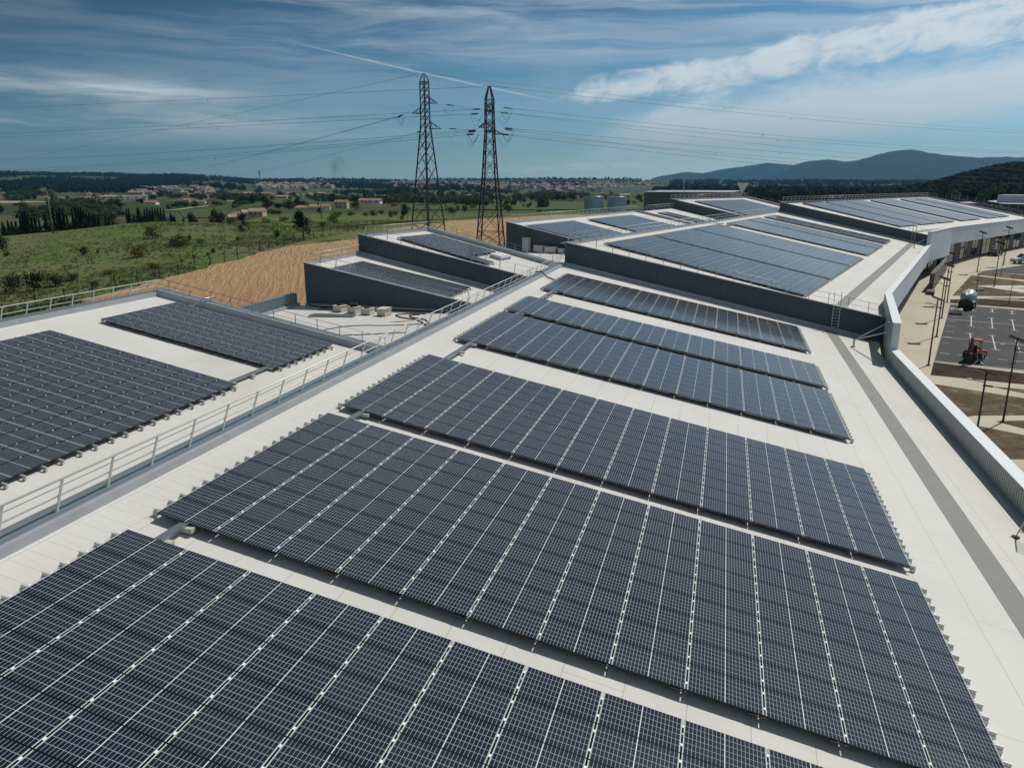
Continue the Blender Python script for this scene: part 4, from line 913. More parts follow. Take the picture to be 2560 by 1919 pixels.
m = MB(); m.add([(2.5, -.95, .2), (2.9, -.95, .1), (2.9, .95, .1), (2.5, .95, .2), (2.45, -.95, .85), (2.6, -.95, .9), (2.6, .95, .9), (2.45, .95, .85)], [(0, 3, 2, 1), (4, 5, 6, 7), (0, 1, 5, 4), (1, 2, 6, 5), (2, 3, 7, 6), (3, 0, 4, 7)]); m.build('front_bucket', M_RED, r, True)
r = thing('marker_pole', 'pale marker pole standing on the asphalt right of the digger', 'pole', (43.6, 72.9, zg(72.9)))
m = MB(); m.box(-.15, .15, -.15, .15, 0, .08); m.tube([(0, 0, 0), (0, 0, 2.0)], .06, 8); m.build('pole', M_CREAM, r, True)

# ------------------------------------------------------------------ pylons and lines
def lattice_tower(name, label, x, y, z, H, prof, arms, yaw, cross):
    """prof: (height, half width); arms: (height, side angle list, reach); four chords with X bracing"""
    r = thing(name, label, 'pylon', (x, y, z), yaw)
    def hw(h): return lerp_tab(prof, h)
    m = MB()
    hs = [p[0] for p in prof]
    for sx in (-1, 1):
        for sy in (-1, 1):
            for a, b2 in zip(hs, hs[1:]): m.bar((sx * hw(a), sy * hw(a), a), (sx * hw(b2), sy * hw(b2), b2), .19 if a < H * .6 else .15)
    m.build('chords', M_STEEL, r, True)
    m = MB(); h = 0.0; tw = .075
    top = hs[-2]
    while h < top - .3:
        st = max(1.0, min(4.4, 1.05 * 2 * hw(h))) if h > 4.2 else (2.3 if h < .1 else 3.4)
        h2 = min(top, h + st); w0, w1 = hw(h), hw(h2)
        for (ax, ay, bx, by) in ((-1, -1, 1, -1), (1, -1, 1, 1), (1, 1, -1, 1), (-1, 1, -1, -1)):
            m.bar((ax * w0, ay * w0, h), (bx * w1, by * w1, h2), tw); m.bar((bx * w0, by * w0, h), (ax * w1, ay * w1, h2), tw)
            if h < 9 or abs(h2 - top) < .1: m.bar((ax * w1, ay * w1, h2), (bx * w1, by * w1, h2), tw)
        h = h2
    m.build('bracing', M_STEEL, r, True)
    for ah, ang, reach in arms:
        a = MB(); w = hw(ah); c, s = math.cos(ang), math.sin(ang); tip = (c * (w + reach), s * (w + reach), ah)
        px, py = -s, c
        for k in (-1, 1):
            q0 = (c * w + px * w * k, s * w + py * w * k, ah); q1 = (c * w + px * w * k, s * w + py * w * k, ah + reach * .62)
            a.bar(q0, tip, .10); a.bar(q1, tip, .10)
            for t in (.3, .6): a.bar(tuple(q0[i] + (tip[i] - q0[i]) * t for i in range(3)), tuple(q1[i] + (tip[i] - q1[i]) * (t - .15) for i in range(3)), .06)
        a.bar((c * w + px * w * .5, s * w + py * w * .5, ah), (c * w - px * w * .5, s * w - py * w * .5, ah), .08)
        a.build('cross_arm', M_STEEL, r, True)
    for sx in (-1, 1):
        for sy in (-1, 1): f = MB(); f.box(sx * hw(0) - .35, sx * hw(0) + .35, sy * hw(0) - .35, sy * hw(0) + .35, -1.2, .12); f.build('footing', M_PLINTH, r, True)
    return r

# ---- young trees planted in the beds
for i, (x, y, h, lb) in enumerate(((52.9, 106.3, 4.2, 'thin bare sapling at the edge of the car park bed'), (60.4, 135.5, 4.6, 'thin bare sapling before the white van'), (51.4, 116.0, 3.4, 'thin bare sapling on the brown bed between the light paths'))):
    r = thing('sapling', lb, 'tree', (x, y, zg(y)), i * 1.3, 'bare saplings on the forecourt'); q = random.Random(40 + i)
    m = MB(); m.tube([(0, 0, -.1), (.03, .02, h * .5), (0, .05, h)], .05, 6, r2=.015)
    m.build('trunk', M_BARK, r, True)
    m = MB()
    for k in range(16):
        z = h * q.uniform(.35, .95); a = q.uniform(0, 6.28); l = q.uniform(.3, .8); m.tube([(.02, .02, z), (l * .6 * math.cos(a), l * .6 * math.sin(a), z + l * .6), (l * math.cos(a), l * math.sin(a), z + l * 1.2)], .015, 4, r2=.005)
    m.build('twigs', M_BARK, r, True)
HONE = {3: ('long two storey cream block in the valley, left of a pair', None), 4: ('longest two storey block in the valley, right of a pair', None), 13: ('low tiled house just beyond the hill crest, left of two', None), 14: ('low tiled house with pale wall just beyond the hill crest, right of two', None),
        26: ('low house with a pale wall on the far meadow, beside a round green tree', None), 28: ('long low tiled building at the far edge of the meadow', None), 29: ('second long low tiled building, nearer the left pylon', None)}
VL = {0: 'round olive bush standing alone high on the grassy hill', 2: 'tall gorse bush with yellow flowers in the middle of the hill', 3: 'small dark bush with a tiny one beside it on the hill', 5: 'low spread of yellow gorse near the fence', 1: 'yellow green bush on the hill, right of the olive one',
      12: 'large dark bush at the left edge of the photo', 13: 'bare olive shrub at the lower left, behind the leaning guardrail', 14: 'big dark shrub at the lower left, behind the leaning guardrail', 15: 'low olive shrub right of the big dark shrub at the lower left',
      27: 'dark pine with a bare trunk standing alone near the fence', 28: 'small dark bush left of the lone pine', 29: 'olive bush right behind the lone pine', 31: 'dense dark round tree near the left pylon', 30: 'bright green round tree beside the low pale house', 40: 'wide bank of yellow gorse far out on the meadow'}
VG = {'dark': ('small dark bush on the grassy hill', 'dark bushes on the hill'), 'olive': ('dull olive bush on the grassy hill', 'olive bushes on the hill'), 'ygreen': ('bright green bush on the grassy hill', 'bright bushes on the hill'), 'gorse': ('low gorse bush with yellow flowers on the hill', 'gorse on the hill'),
      'round': ('fresh green tree on the meadow beyond the fence', 'green trees beyond the fence'), 'round_dark': ('dark tree on the meadow', None), 'cypress': ('small dark cypress by the low houses', None)}
def VLAB(i, k): return (VL[i], None) if i in VL else VG[k]
WLD = {0: ('line from the peak of the left pylon dropping to the left edge of the photo', None), 1: ('pair of lines from the left pylon to a distant tower on the left skyline', 'lines to the distant tower'), 3: ('low line from the left pylon passing near the smoke', None), 4: ('topmost line from the right pylon to the left edge', None),
       5: ('line from the right pylon to the left edge, one of the close upper pair', 'upper pair of lines to the left'), 7: ('single middle line from the right pylon to the left edge', None), 8: ('line from the right pylon to the left edge, one of the low pair', 'low pair of lines to the left'), 10: ('line from the peak of the left pylon to the right edge', None),
       11: ('line from the peak of the right pylon to the right edge', None), 12: ('line from the upper arms of the right pylon to the right edge', 'upper lines to the right'), 14: ('line from the left pylon passing behind the right one to the right edge', 'left pylon lines to the right'), 16: ('line from the lower arms of the right pylon to the right edge', 'lower lines to the right')}
# pylons and wires
def pz(x, y): return bank_z(y) - .15
lattice_tower('pylon', 'tall left pylon with three zigzag cross arms', -41.2, 124.5, pz(0, 124), 29.0, [(0, 2.35), (20.2, .60), (27.6, .58), (29.0, .14)],
              [(23.9, math.radians(-42), 1.75), (22.1, math.radians(138), 1.8), (19.4, math.radians(-42), 2.2)], math.radians(64), False)
lattice_tower('pylon', 'right pylon with arms pointing away, beside the far left wing', -22.7, 104.5, pz(0, 104), 24.2, [(0, 1.95), (11.4, 1.0), (17.1, .66), (22.3, .58), (24.2, .12)],
              [(20.6, math.radians(68), 1.9), (20.6, math.radians(-112), 1.9), (17.6, math.radians(60), 2.3), (17.6, math.radians(-115), 2.3), (18.2, math.radians(160), 1.1), (17.2, math.radians(-15), 1.2)], math.radians(29), False)
WIRES = [(-42.1, 124.2, 27.0, -235.7, 201.1, 12.8, .28), (-44.9, 123.0, 19.9, -511, 588.9, 10.5, 2.79), (-45.2, 122.9, 19.7, -497.9, 600, 9.7, 1.45), (-42.1, 124.2, 17, -453.5, 634.4, 11, 1.83),
         (-22.5, 104.6, 22.2, -303.5, 260.2, 37.9, .11), (-23.9, 104.2, 18.9, -304.6, 259, 27, .14), (-24.2, 104.1, 18.2, -304.7, 258.9, 25.8, .1), (-24.6, 103.9, 15.8, -305.6, 257.9, 16.9, 1.12), (-24.6, 103.9, 15.6, -306.1, 257.2, 11.7, .83), (-24.9, 103.8, 15.2, -306.2, 257.2, 10.9, .83),
         (-40.5, 124.8, 27, 133.2, 345.6, 26.8, 1.49), (-22.3, 104.7, 22.2, 127, 326.6, 25.2, 1.45), (-20.8, 105.1, 19.1, 128, 326.3, 18.4, 1.34), (-21.2, 105, 18.4, 128, 326.3, 17.9, 1.47), (-37.9, 126.2, 21.8, 135, 345, 14.2, 2.2), (-37.5, 126.3, 17.6, 135.6, 344.8, 9.7, .7),
         (-20.6, 105.1, 16.1, 128.9, 326, 11.7, .6), (-20.6, 105.1, 15.9, 129.4, 325.8, 8.5, 1.67), (-21.2, 105, 15.2, 129.6, 325.7, 6.6, 1.44)]
WL = ['line from the peak of the left pylon falling steeply to the left', 'upper line from the left pylon running to a distant tower', 'lower line from the left pylon running to a distant tower', 'line passing low behind the smoke from the left pylon',
      'topmost line from the right pylon to the left edge']
for i, (x0, y0, z0, x1, y1, z1, sg) in enumerate(WIRES):
    pts = []
    for k in range(41):
        t = k / 40; pts.append((x0 + (x1 - x0) * t, y0 + (y1 - y0) * t, z0 + (z1 - z0) * t - 4 * sg * t * (1 - t)))
    m = MB(); m.tube(pts, .026 if i not in (0, 10) else .022, 5)
    if i in WLD: lb, g = WLD[i]
    o = m.build('power_line', M_WIRE); tag(o, lb, 'power line', g)
    r = Vector(pts[1]) - Vector(pts[0]); r.normalize()
    if 0 < i and i not in (4, 10, 11):                              # insulator string and jumper loop at the tower end
        s = MB()
        for k in range(5):
            c = Vector(pts[0]) + r * (.5 + .3 * k); s.tube([c - r * .05, c + r * .05], .13, 8)
        s.tube([Vector(pts[0]), Vector(pts[0]) + r * 2.1], .03, 5); s.build('insulator', M_GREENGL if i in (12, 13, 17) else M_STEEL, o)
        a = Vector(pts[0]) + r * 2.2; b2 = Vector(pts[0]) - r * .4 + Vector((0, 0, -.5)); j = MB()
        j.tube([a + (b2 - a) * (k / 8) + Vector((0, 0, -1.5 * math.sin(math.pi * k / 8))) for k in range(9)], .022, 5); j.build('jumper', M_WIRE, o)
    for t in (.28,):                                             # dampers hung on the line
        k = int(t * 40) + (i % 3); p = Vector(pts[k]); d = MB(); d.tube([p, p + Vector((0, 0, -.4))], .03, 5); d.box(p.x - .08, p.x + .08, p.y - .08, p.y + .08, p.z - .5, p.z - .4); d.build('damper', M_STEEL, o)

# ------------------------------------------------------------------ land
phis = [-180 + 6 * i for i in range(17)] + [-78 + .6 * i for i in range(60)] + [-42 + .25 * i for i in range(112)] + [-14 + .6 * i for i in range(70)] + [28 + 6 * i for i in range(26)]
rs = [4.0]
while rs[-1] < 15500: rs.append(rs[-1] * (1.022 if 55 < rs[-1] < 420 else 1.055) + .15)
V = []; far = []
for r in rs:
    for p in phis:
        a = math.radians(p); x = OX + r * math.sin(a); y = OY + r * math.cos(a)
        V.append((x, y, terrain_z(x, y)))
        far.append(sstep(300, 460, r) if p < -34 else sstep(230, 420, r))
n = len(phis); F = []
for i in range(len(rs) - 1):
    for j in range(n):
        k = (j + 1) % n; F.append((i * n + k, i * n + j, (i + 1) * n + j, (i + 1) * n + k))
me = bpy.data.meshes.new('ground'); me.from_pydata(V, [], F); me.materials.append(M_LAND)
at = me.attributes.new('far', 'FLOAT', 'POINT'); at.data.foreach_set('value', far)
me.polygons.foreach_set('use_smooth', [True] * len(F)); me.update()
tag(link(bpy.data.objects.new('ground', me)), kind='structure')
# cut earth bank between the fence and the left wings
V = []; F = []; ys = [-60 + 1.0 * i for i in range(270)]; nt_ = 22
for y in ys:
    x0, z0 = fence_x(y) + .6 + 6.5 * sstep(88, 112, y), fence_z(y) + .05; x1, z1 = bank_foot(y) + 9, bank_z(y) - .3
    jag = .5 * nz(3, y, 2.3, 2) + .4 * nz(9, y, .9, 4)
    for k in range(nt_ + 1):
        t = k / nt_; s = t * t * (3 - 2 * t) if t < 1 else 1
        x = x0 + (x1 - x0) * t + jag * (1 - t)
        V.append((x, y, z0 + (z1 - z0) * (.35 * s + .65 * t) + (.05 * nz(x * .88 + y * .47, 0, .5, 5) + .18 * nz(x, y, 5.5, 7)) * math.sin(math.pi * min(1, t * 1.6) * .6)))
m_ = nt_ + 1
for i in range(len(ys) - 1):
    for k in range(nt_): F.append((i * m_ + k, i * m_ + k + 1, (i + 1) * m_ + k + 1, (i + 1) * m_ + k))
me = bpy.data.meshes.new('earth_bank'); me.from_pydata(V, [], F); me.materials.append(M_BANK); me.polygons.foreach_set('use_smooth', [True] * len(F)); me.update()
tag(link(bpy.data.objects.new('earth_bank', me)), kind='structure')
# draped patches of farmland
def patch(name, pts, mat, d=.25, sub=3):
    bm = bmesh.new(); bm.faces.new([bm.verts.new((x, y, 0)) for x, y in pts]); bmesh.ops.triangulate(bm, faces=bm.faces[:])
    for _ in range(sub): bmesh.ops.subdivide_edges(bm, edges=bm.edges[:], cuts=1, use_grid_fill=True)
    bm.normal_update()
    for v in bm.verts: v.co.z = terrain_z(v.co.x, v.co.y) + d
    for f in bm.faces:
        if f.normal.z < 0: f.normal_flip()
    me = bpy.data.meshes.new(name); bm.to_mesh(me); bm.free(); me.materials.append(mat); return tag(link(bpy.data.objects.new(name, me)), kind='structure')
M_PLOUGH = mat_ground('ploughed_earth', [(.10, .07, .045), (.15, .105, .065), (.19, .14, .09)], .03, .6); M_SAND = mat_ground('sandy_track', [(.30, .25, .16), (.36, .30, .2)], .05, .8)
M_MEADOW = mat_ground('meadow', [(.045, .075, .02), (.06, .095, .026), (.08, .105, .035)], .02, .25)
patch('ploughed_field', [(-1120, 880), (-1010, 880), (-1200, 1180), (-1330, 1180)], M_PLOUGH, .6)
patch('sandy_field', [(-790, 620), (-690, 610), (-700, 690), (-770, 700)], M_SAND, .5)
patch('track', [(-402, 490), (-396, 496), (-436, 600), (-442, 596)], M_SAND, .5)
patch('ploughed_field', [(-600, 734), (-560, 735), (-640, 930), (-700, 920)], M_PLOUGH, .6)
patch('meadow', [(-318, 408), (-270, 400), (-280, 440), (-400, 590), (-395, 500)], M_MEADOW, .4)
patch('meadow', [(-150, 380), (-20, 420), (30, 620), (-170, 690), (-260, 610)], M_MEADOW, .4)
# ------------------------------------------------------------------ mountains
def ridge(name, prof, r, depth, mat, seed, base=-60, rough=1.0, back=1.6, spur=.12):
    """prof: (azimuth, elevation as height at 1000 m); a range of that skyline at distance r"""
    V = []; F = []; na = 300; nd = 40; a0, a1 = prof[0][0], prof[-1][0]
    for i in range(na):
        az = a0 + (a1 - a0) * i / (na - 1); H = lerp_tab(prof, az)
        H = 8.25 + (H - 8.25) * r / 1000.0; h = max(4, H - base)
        for k in range(nd):
            q = k / (nd - 1) * (1 + back) - 1                          # -1 foot, 0 crest, back
            rr = r + q * depth
            s = math.cos(min(1, abs(q)) * math.pi / 2) ** 1.25 if q < 0 else math.cos(min(1, q / back) * math.pi / 2)
            x = OX + rr * math.sin(math.radians(az)); y = OY + rr * math.cos(math.radians(az))
            sp = nz(x, y, 420, seed) * .6 + nz(x, y, 170, seed + 2) * .3 + nz(x, y, 70, seed + 5) * .16
            w = (1 - abs(s - .5) * 2) if s > .5 else 1.0
            V.append((x, y, base + h * s * (1 + spur * sp * w * 2.2) + rough * 14 * nz(x, y, 33, seed) * s * .4))
    for i in range(na - 1):
        for k in range(nd - 1): F.append((i * nd + k, (i + 1) * nd + k, (i + 1) * nd + k + 1, i * nd + k + 1))
    me = bpy.data.meshes.new(name); me.from_pydata(V, [], F); me.materials.append(mat); me.polygons.foreach_set('use_smooth', [True] * len(F)); me.update()
    return tag(link(bpy.data.objects.new(name, me)), kind='structure')
M_MTN = mat_ground('wooded_mountain', [(.010, .022, .014), (.018, .034, .020), (.034, .050, .030)], .0045, .03, 1, .8, 8)
ridge('mountain', [(-7, 6.5), (-5.6, 7.5), (-4.89, 12.2), (-2.98, 17.8), (-1.7, 16.5), (-.46, 21.0), (1.38, 25.2), (2.58, 28.3), (3.79, 26.2), (6, 24), (10, 20), (16, 10), (22, 2)], 9300, 1500, M_MTN, 3, back=.8)
ridge('mountain', [(2.2, 6), (3.5, 17), (4.4, 26), (4.96, 29.0), (6.4, 31.4), (7.56, 28.6), (8.39, 31.1), (9.46, 37.0), (10.52, 40.2), (11.32, 41.0), (12.4, 37.2), (13.71, 33.5), (14.98, 31.7), (16.2, 31.9), (17.45, 31.1), (19.5, 29.6), (24, 27), (30, 18)], 7400, 2000, M_MTN, 8, back=.8)
ridge('mountain', [(-30, 3), (-20, 7.6), (-18.9, 8.0), (-16.2, 9.1), (-13.5, 9.7), (-11.6, 9.5), (-10.5, 7.6), (-8, 6.5), (-4, 8), (2, 6), (10, 4)], 10400, 1500, M_MTN, 5, back=.6)
# ------------------------------------------------------------------ plants
def leafy(seed, n, rx, rz, cz, size, shell=.55, lumps=7, aspect=1.0, top=None, flat=0.0):
    """crown as many small leaf clumps gathered in lumps; unit crown about 1 high"""
    R = random.Random(seed); m = MB(); L = []
    for i in range(lumps):
        a = R.uniform(0, 6.283); h = R.uniform(-.8, .95); w = math.sqrt(max(.05, 1 - h * h)); d = R.uniform(.25, .72) * w
        L.append((d * rx * math.cos(a), d * rx * math.sin(a), cz + h * rz * .72, R.uniform(.30, .52)))
    L.append((0, 0, cz, .6))
    for i in range(n):
        lx, ly, lz, lr = L[R.randrange(len(L))]
        while True:
            v = Vector((R.uniform(-1, 1), R.uniform(-1, 1), R.uniform(-1, 1)))
            if .05 < v.length < 1: break
        v = v.normalized() * (v.length ** (1 - shell))
        p = Vector((lx + v.x * lr * rx * 1.1, ly + v.y * lr * rx * 1.1, lz + v.z * lr * rz * 1.15))
        nrm = (v + Vector((R.uniform(-.7, .7), R.uniform(-.7, .7), R.uniform(-.2, .9)))).normalized()
        t = nrm.orthogonal().normalized(); t.rotate(Matrix.Rotation(R.uniform(0, 6.28), 3, nrm)); u = nrm.cross(t)
        s = size * R.uniform(.55, 1.25); k = R.uniform(.5, .9)
        m.add([p - t * s - u * s * k * .4, p + t * s * .2 - u * s * k, p + t * s + u * s * k * .3, p - t * s * .2 + u * s * k], [(0, 1, 2, 3)])
    return m
def trunk(seed, h, r, fork=.55, spread=.22):
    R = random.Random(seed); m = MB()
    m.tube([(0, 0, -.06), (R.uniform(-.01, .01), 0, h * .5), (R.uniform(-.02, .02), R.uniform(-.02, .02), h)], r, 7, r2=r * .5)
    for i in range(5):
        a = R.uniform(0, 6.28); z = h * R.uniform(fork, 1); q = R.uniform(.5, 1) * spread
        m.tube([(0, 0, z), (q * .5 * math.cos(a), q * .5 * math.sin(a), z + .09), (q * math.cos(a), q * math.sin(a), z + .2)], r * .4, 5, r2=r * .15)
    return m
LEAF = {'dark': mat_leaf('leaf_dark', (.010, .017, .007), (.026, .038, .014)), 'olive': mat_leaf('leaf_olive', (.030, .040, .018), (.070, .080, .036)), 'ygreen': mat_leaf('leaf_bright', (.040, .075, .014), (.10, .14, .026)),
        'gorse': mat_leaf('leaf_gorse', (.07, .07, .012), (.28, .22, .016)), 'round': mat_leaf('leaf_green', (.022, .050, .010), (.050, .090, .018)), 'pine': mat_leaf('leaf_pine', (.008, .014, .006), (.022, .032, .012)),
        'cypress': mat_leaf('leaf_cypress', (.006, .011, .006), (.014, .022, .010))}
SPEC = {}
def cone(seed, n):
    R = random.Random(seed); m = MB(); ph = R.uniform(0, 6)
    for i in range(n):
        h = R.uniform(.02, 1) ** .9; a = R.uniform(0, 6.283); rr = .5 * (1 - h) ** .6 * (.45 + .55 * min(1, h / .12)) * (.85 + .25 * math.sin(3 * a + ph + 4 * h)) * R.uniform(.6, 1.05)
        p = Vector((rr * math.cos(a), rr * math.sin(a), h)); nn = Vector((math.cos(a), math.sin(a), R.uniform(-.2, .5))).normalized()
        t = Vector((-math.sin(a), math.cos(a), 0)); u = nn.cross(t); s = R.uniform(.05, .11)
        m.add([p - t * s * 1.6, p - u * s * .5, p + t * s * 1.6, p + u * s * .9], [(0, 1, 2, 3)])
    return m
def unit(m, lo):
    z0 = min(p[2] for p in m.v); z1 = max(p[2] for p in m.v); r = max(math.hypot(p[0], p[1]) for p in m.v)
    m.v = [(p[0] * .5 / r * 1.08, p[1] * .5 / r * 1.08, lo + (p[2] - z0) / (z1 - z0) * (1 - lo)) for p in m.v]; return m
LOW = {'pine': .24, 'cypress': .0, 'round': .12, 'round_dark': .06, 'gorse': .0, 'dark': .0, 'olive': .04, 'ygreen': .0}
def proto(kind, seed):
    c, t = proto0(kind, seed); return unit(c, LOW[kind]).mesh('crown', LEAF[{'round_dark': 'dark'}.get(kind, kind)]), t.mesh('trunk', M_BARK)
def proto0(kind, seed):
    if kind == 'pine': c = leafy(seed, 1500, .40, .40, .60, .030, .4, 11); t = trunk(seed, .62, .028, .35, .3)
    elif kind == 'cypress': c = cone(seed, 520); t = trunk(seed, .3, .03, .9, .03)
    elif kind in ('round', 'round_dark'): c = leafy(seed, 900, .50, .44, .55, .042, .5, 12); t = trunk(seed, .5, .035)
    elif kind == 'gorse': c = leafy(seed, 520, .5, .40, .40, .045, .4, 12); t = trunk(seed, .3, .02, .3, .4)
    else: c = leafy(seed, 700, .52, .46, .47, .042, .45, 12); t = trunk(seed, .35, .03, .3, .35)
    return c, t
for i, k in enumerate(('pine', 'cypress', 'round', 'round_dark', 'gorse', 'dark', 'olive', 'ygreen')): SPEC[k] = [proto(k, 31 * i + j) for j in range(3)]
CATN = {'pine': ('pine_tree', 'tree'), 'cypress': ('cypress_tree', 'tree'), 'round': ('round_tree', 'tree'), 'round_dark': ('round_tree', 'tree'), 'gorse': ('gorse_bush', 'bush'), 'dark': ('bush', 'bush'), 'olive': ('bush', 'bush'), 'ygreen': ('bush', 'bush')}
def plant(kind, x, y, w, h, label, group=None, z=None):
    nm, cat = CATN[kind]; z = terrain_z(x, y) if z is None else z
    o = thing(nm, label, cat, (x, y, z - .03 * h), rnd.uniform(0, 6.28), group)
    c, t = rnd.choice(SPEC[kind]); o.scale = (w, w, h)
    inst('crown', c, o); inst('trunk', t, o)
    return o
VEG = [('olive',-82.0,98.2,2.9,2.5), ('ygreen',-70.4,91.1,2.7,2.1), ('gorse',-66.9,77.4,3.4,2.1), ('dark',-77.7,78.4,1.6,1.6), ('dark',-77.5,80.8,0.6,0.6), 
    ('gorse',-57.4,68.4,2.5,0.9), ('dark',-59.2,79.1,0.7,0.7), ('dark',-60.3,85.0,1.0,1.0), ('dark',-78.5,118.8,1.6,1.5), ('ygreen',-93.5,136.6,2.5,1.7), 
    ('olive',-86.2,131.6,2.3,1.3), ('dark',-84.5,84.1,0.6,0.4), ('dark',-100.8,85.5,3.2,3.2), ('olive',-60.6,50.6,2.6,2.3), ('dark',-58.5,51.3,3.1,2.4), 
    ('olive',-58.8,54.4,2.9,1.7), ('ygreen',-51.8,61.9,0.8,0.5), ('ygreen',-93.8,79.8,1.3,1.0), ('gorse',-59.4,62.9,1.8,0.7), 
    ('gorse',-58.1,75.1,0.9,0.5), ('olive',-74.6,98.3,0.9,1.3), ('ygreen',-70.9,96.4,1.7,0.9), ('olive',-70.9,89.5,1.8,1.6), 
    ('ygreen',-67.9,102.5,1.3,0.9), ('gorse',-59.1,82.1,0.7,0.7), ('ygreen',-53.1,54.1,1.3,0.7), ('olive',-60.4,58.6,2.2,1.0), 
    ('pine',-59.9,110.4,3.9,5.2), ('dark',-66.0,111.5,1.6,1.5), ('olive',-64.8,120.7,1.4,1.4), ('round',-172.6,356.5,6.0,5.4), 
    ('round_dark',-88.5,223.6,4.1,4.5), ('dark',-89.7,215.7,2.5,2.2), ('round',-98.6,222.0,3.4,2.4), ('ygreen',-103.2,203.0,3.4,2.3), 
    ('ygreen',-94.7,185.6,3.5,1.7), ('ygreen',-103.0,175.0,3.7,1.5), ('ygreen',-96.8,156.5,3.4,1.4), ('dark',-108.2,343.1,4.3,4.0), 
    ('olive',-94.3,286.0,5.3,3.2), ('gorse',-194.1,452.1,8.5,2.7), ('gorse',-111.3,243.2,4.4,1.7), ('olive',-74.4,144.1,1.9,1.5), 
    ('ygreen',-86.7,173.2,2.3,1.8), ('dark',-78.5,198.1,1.6,1.4), ('dark',-121.0,370.3,2.5,3.1), ('dark',-156.0,447.6,1.9,2.2), 
    ('ygreen',-119.4,246.5,4.0,1.8), ('ygreen',-115.8,265.7,3.8,1.9), ('round',-136.2,253.8,2.8,2.8), ('olive',-111.9,223.3,3.7,1.8), 
    ('ygreen',-103.7,251.6,2.7,2.2), ('cypress',-208.9,383.2,1.4,4.2), ('ygreen',-126.7,414.0,6.2,2.7), ]
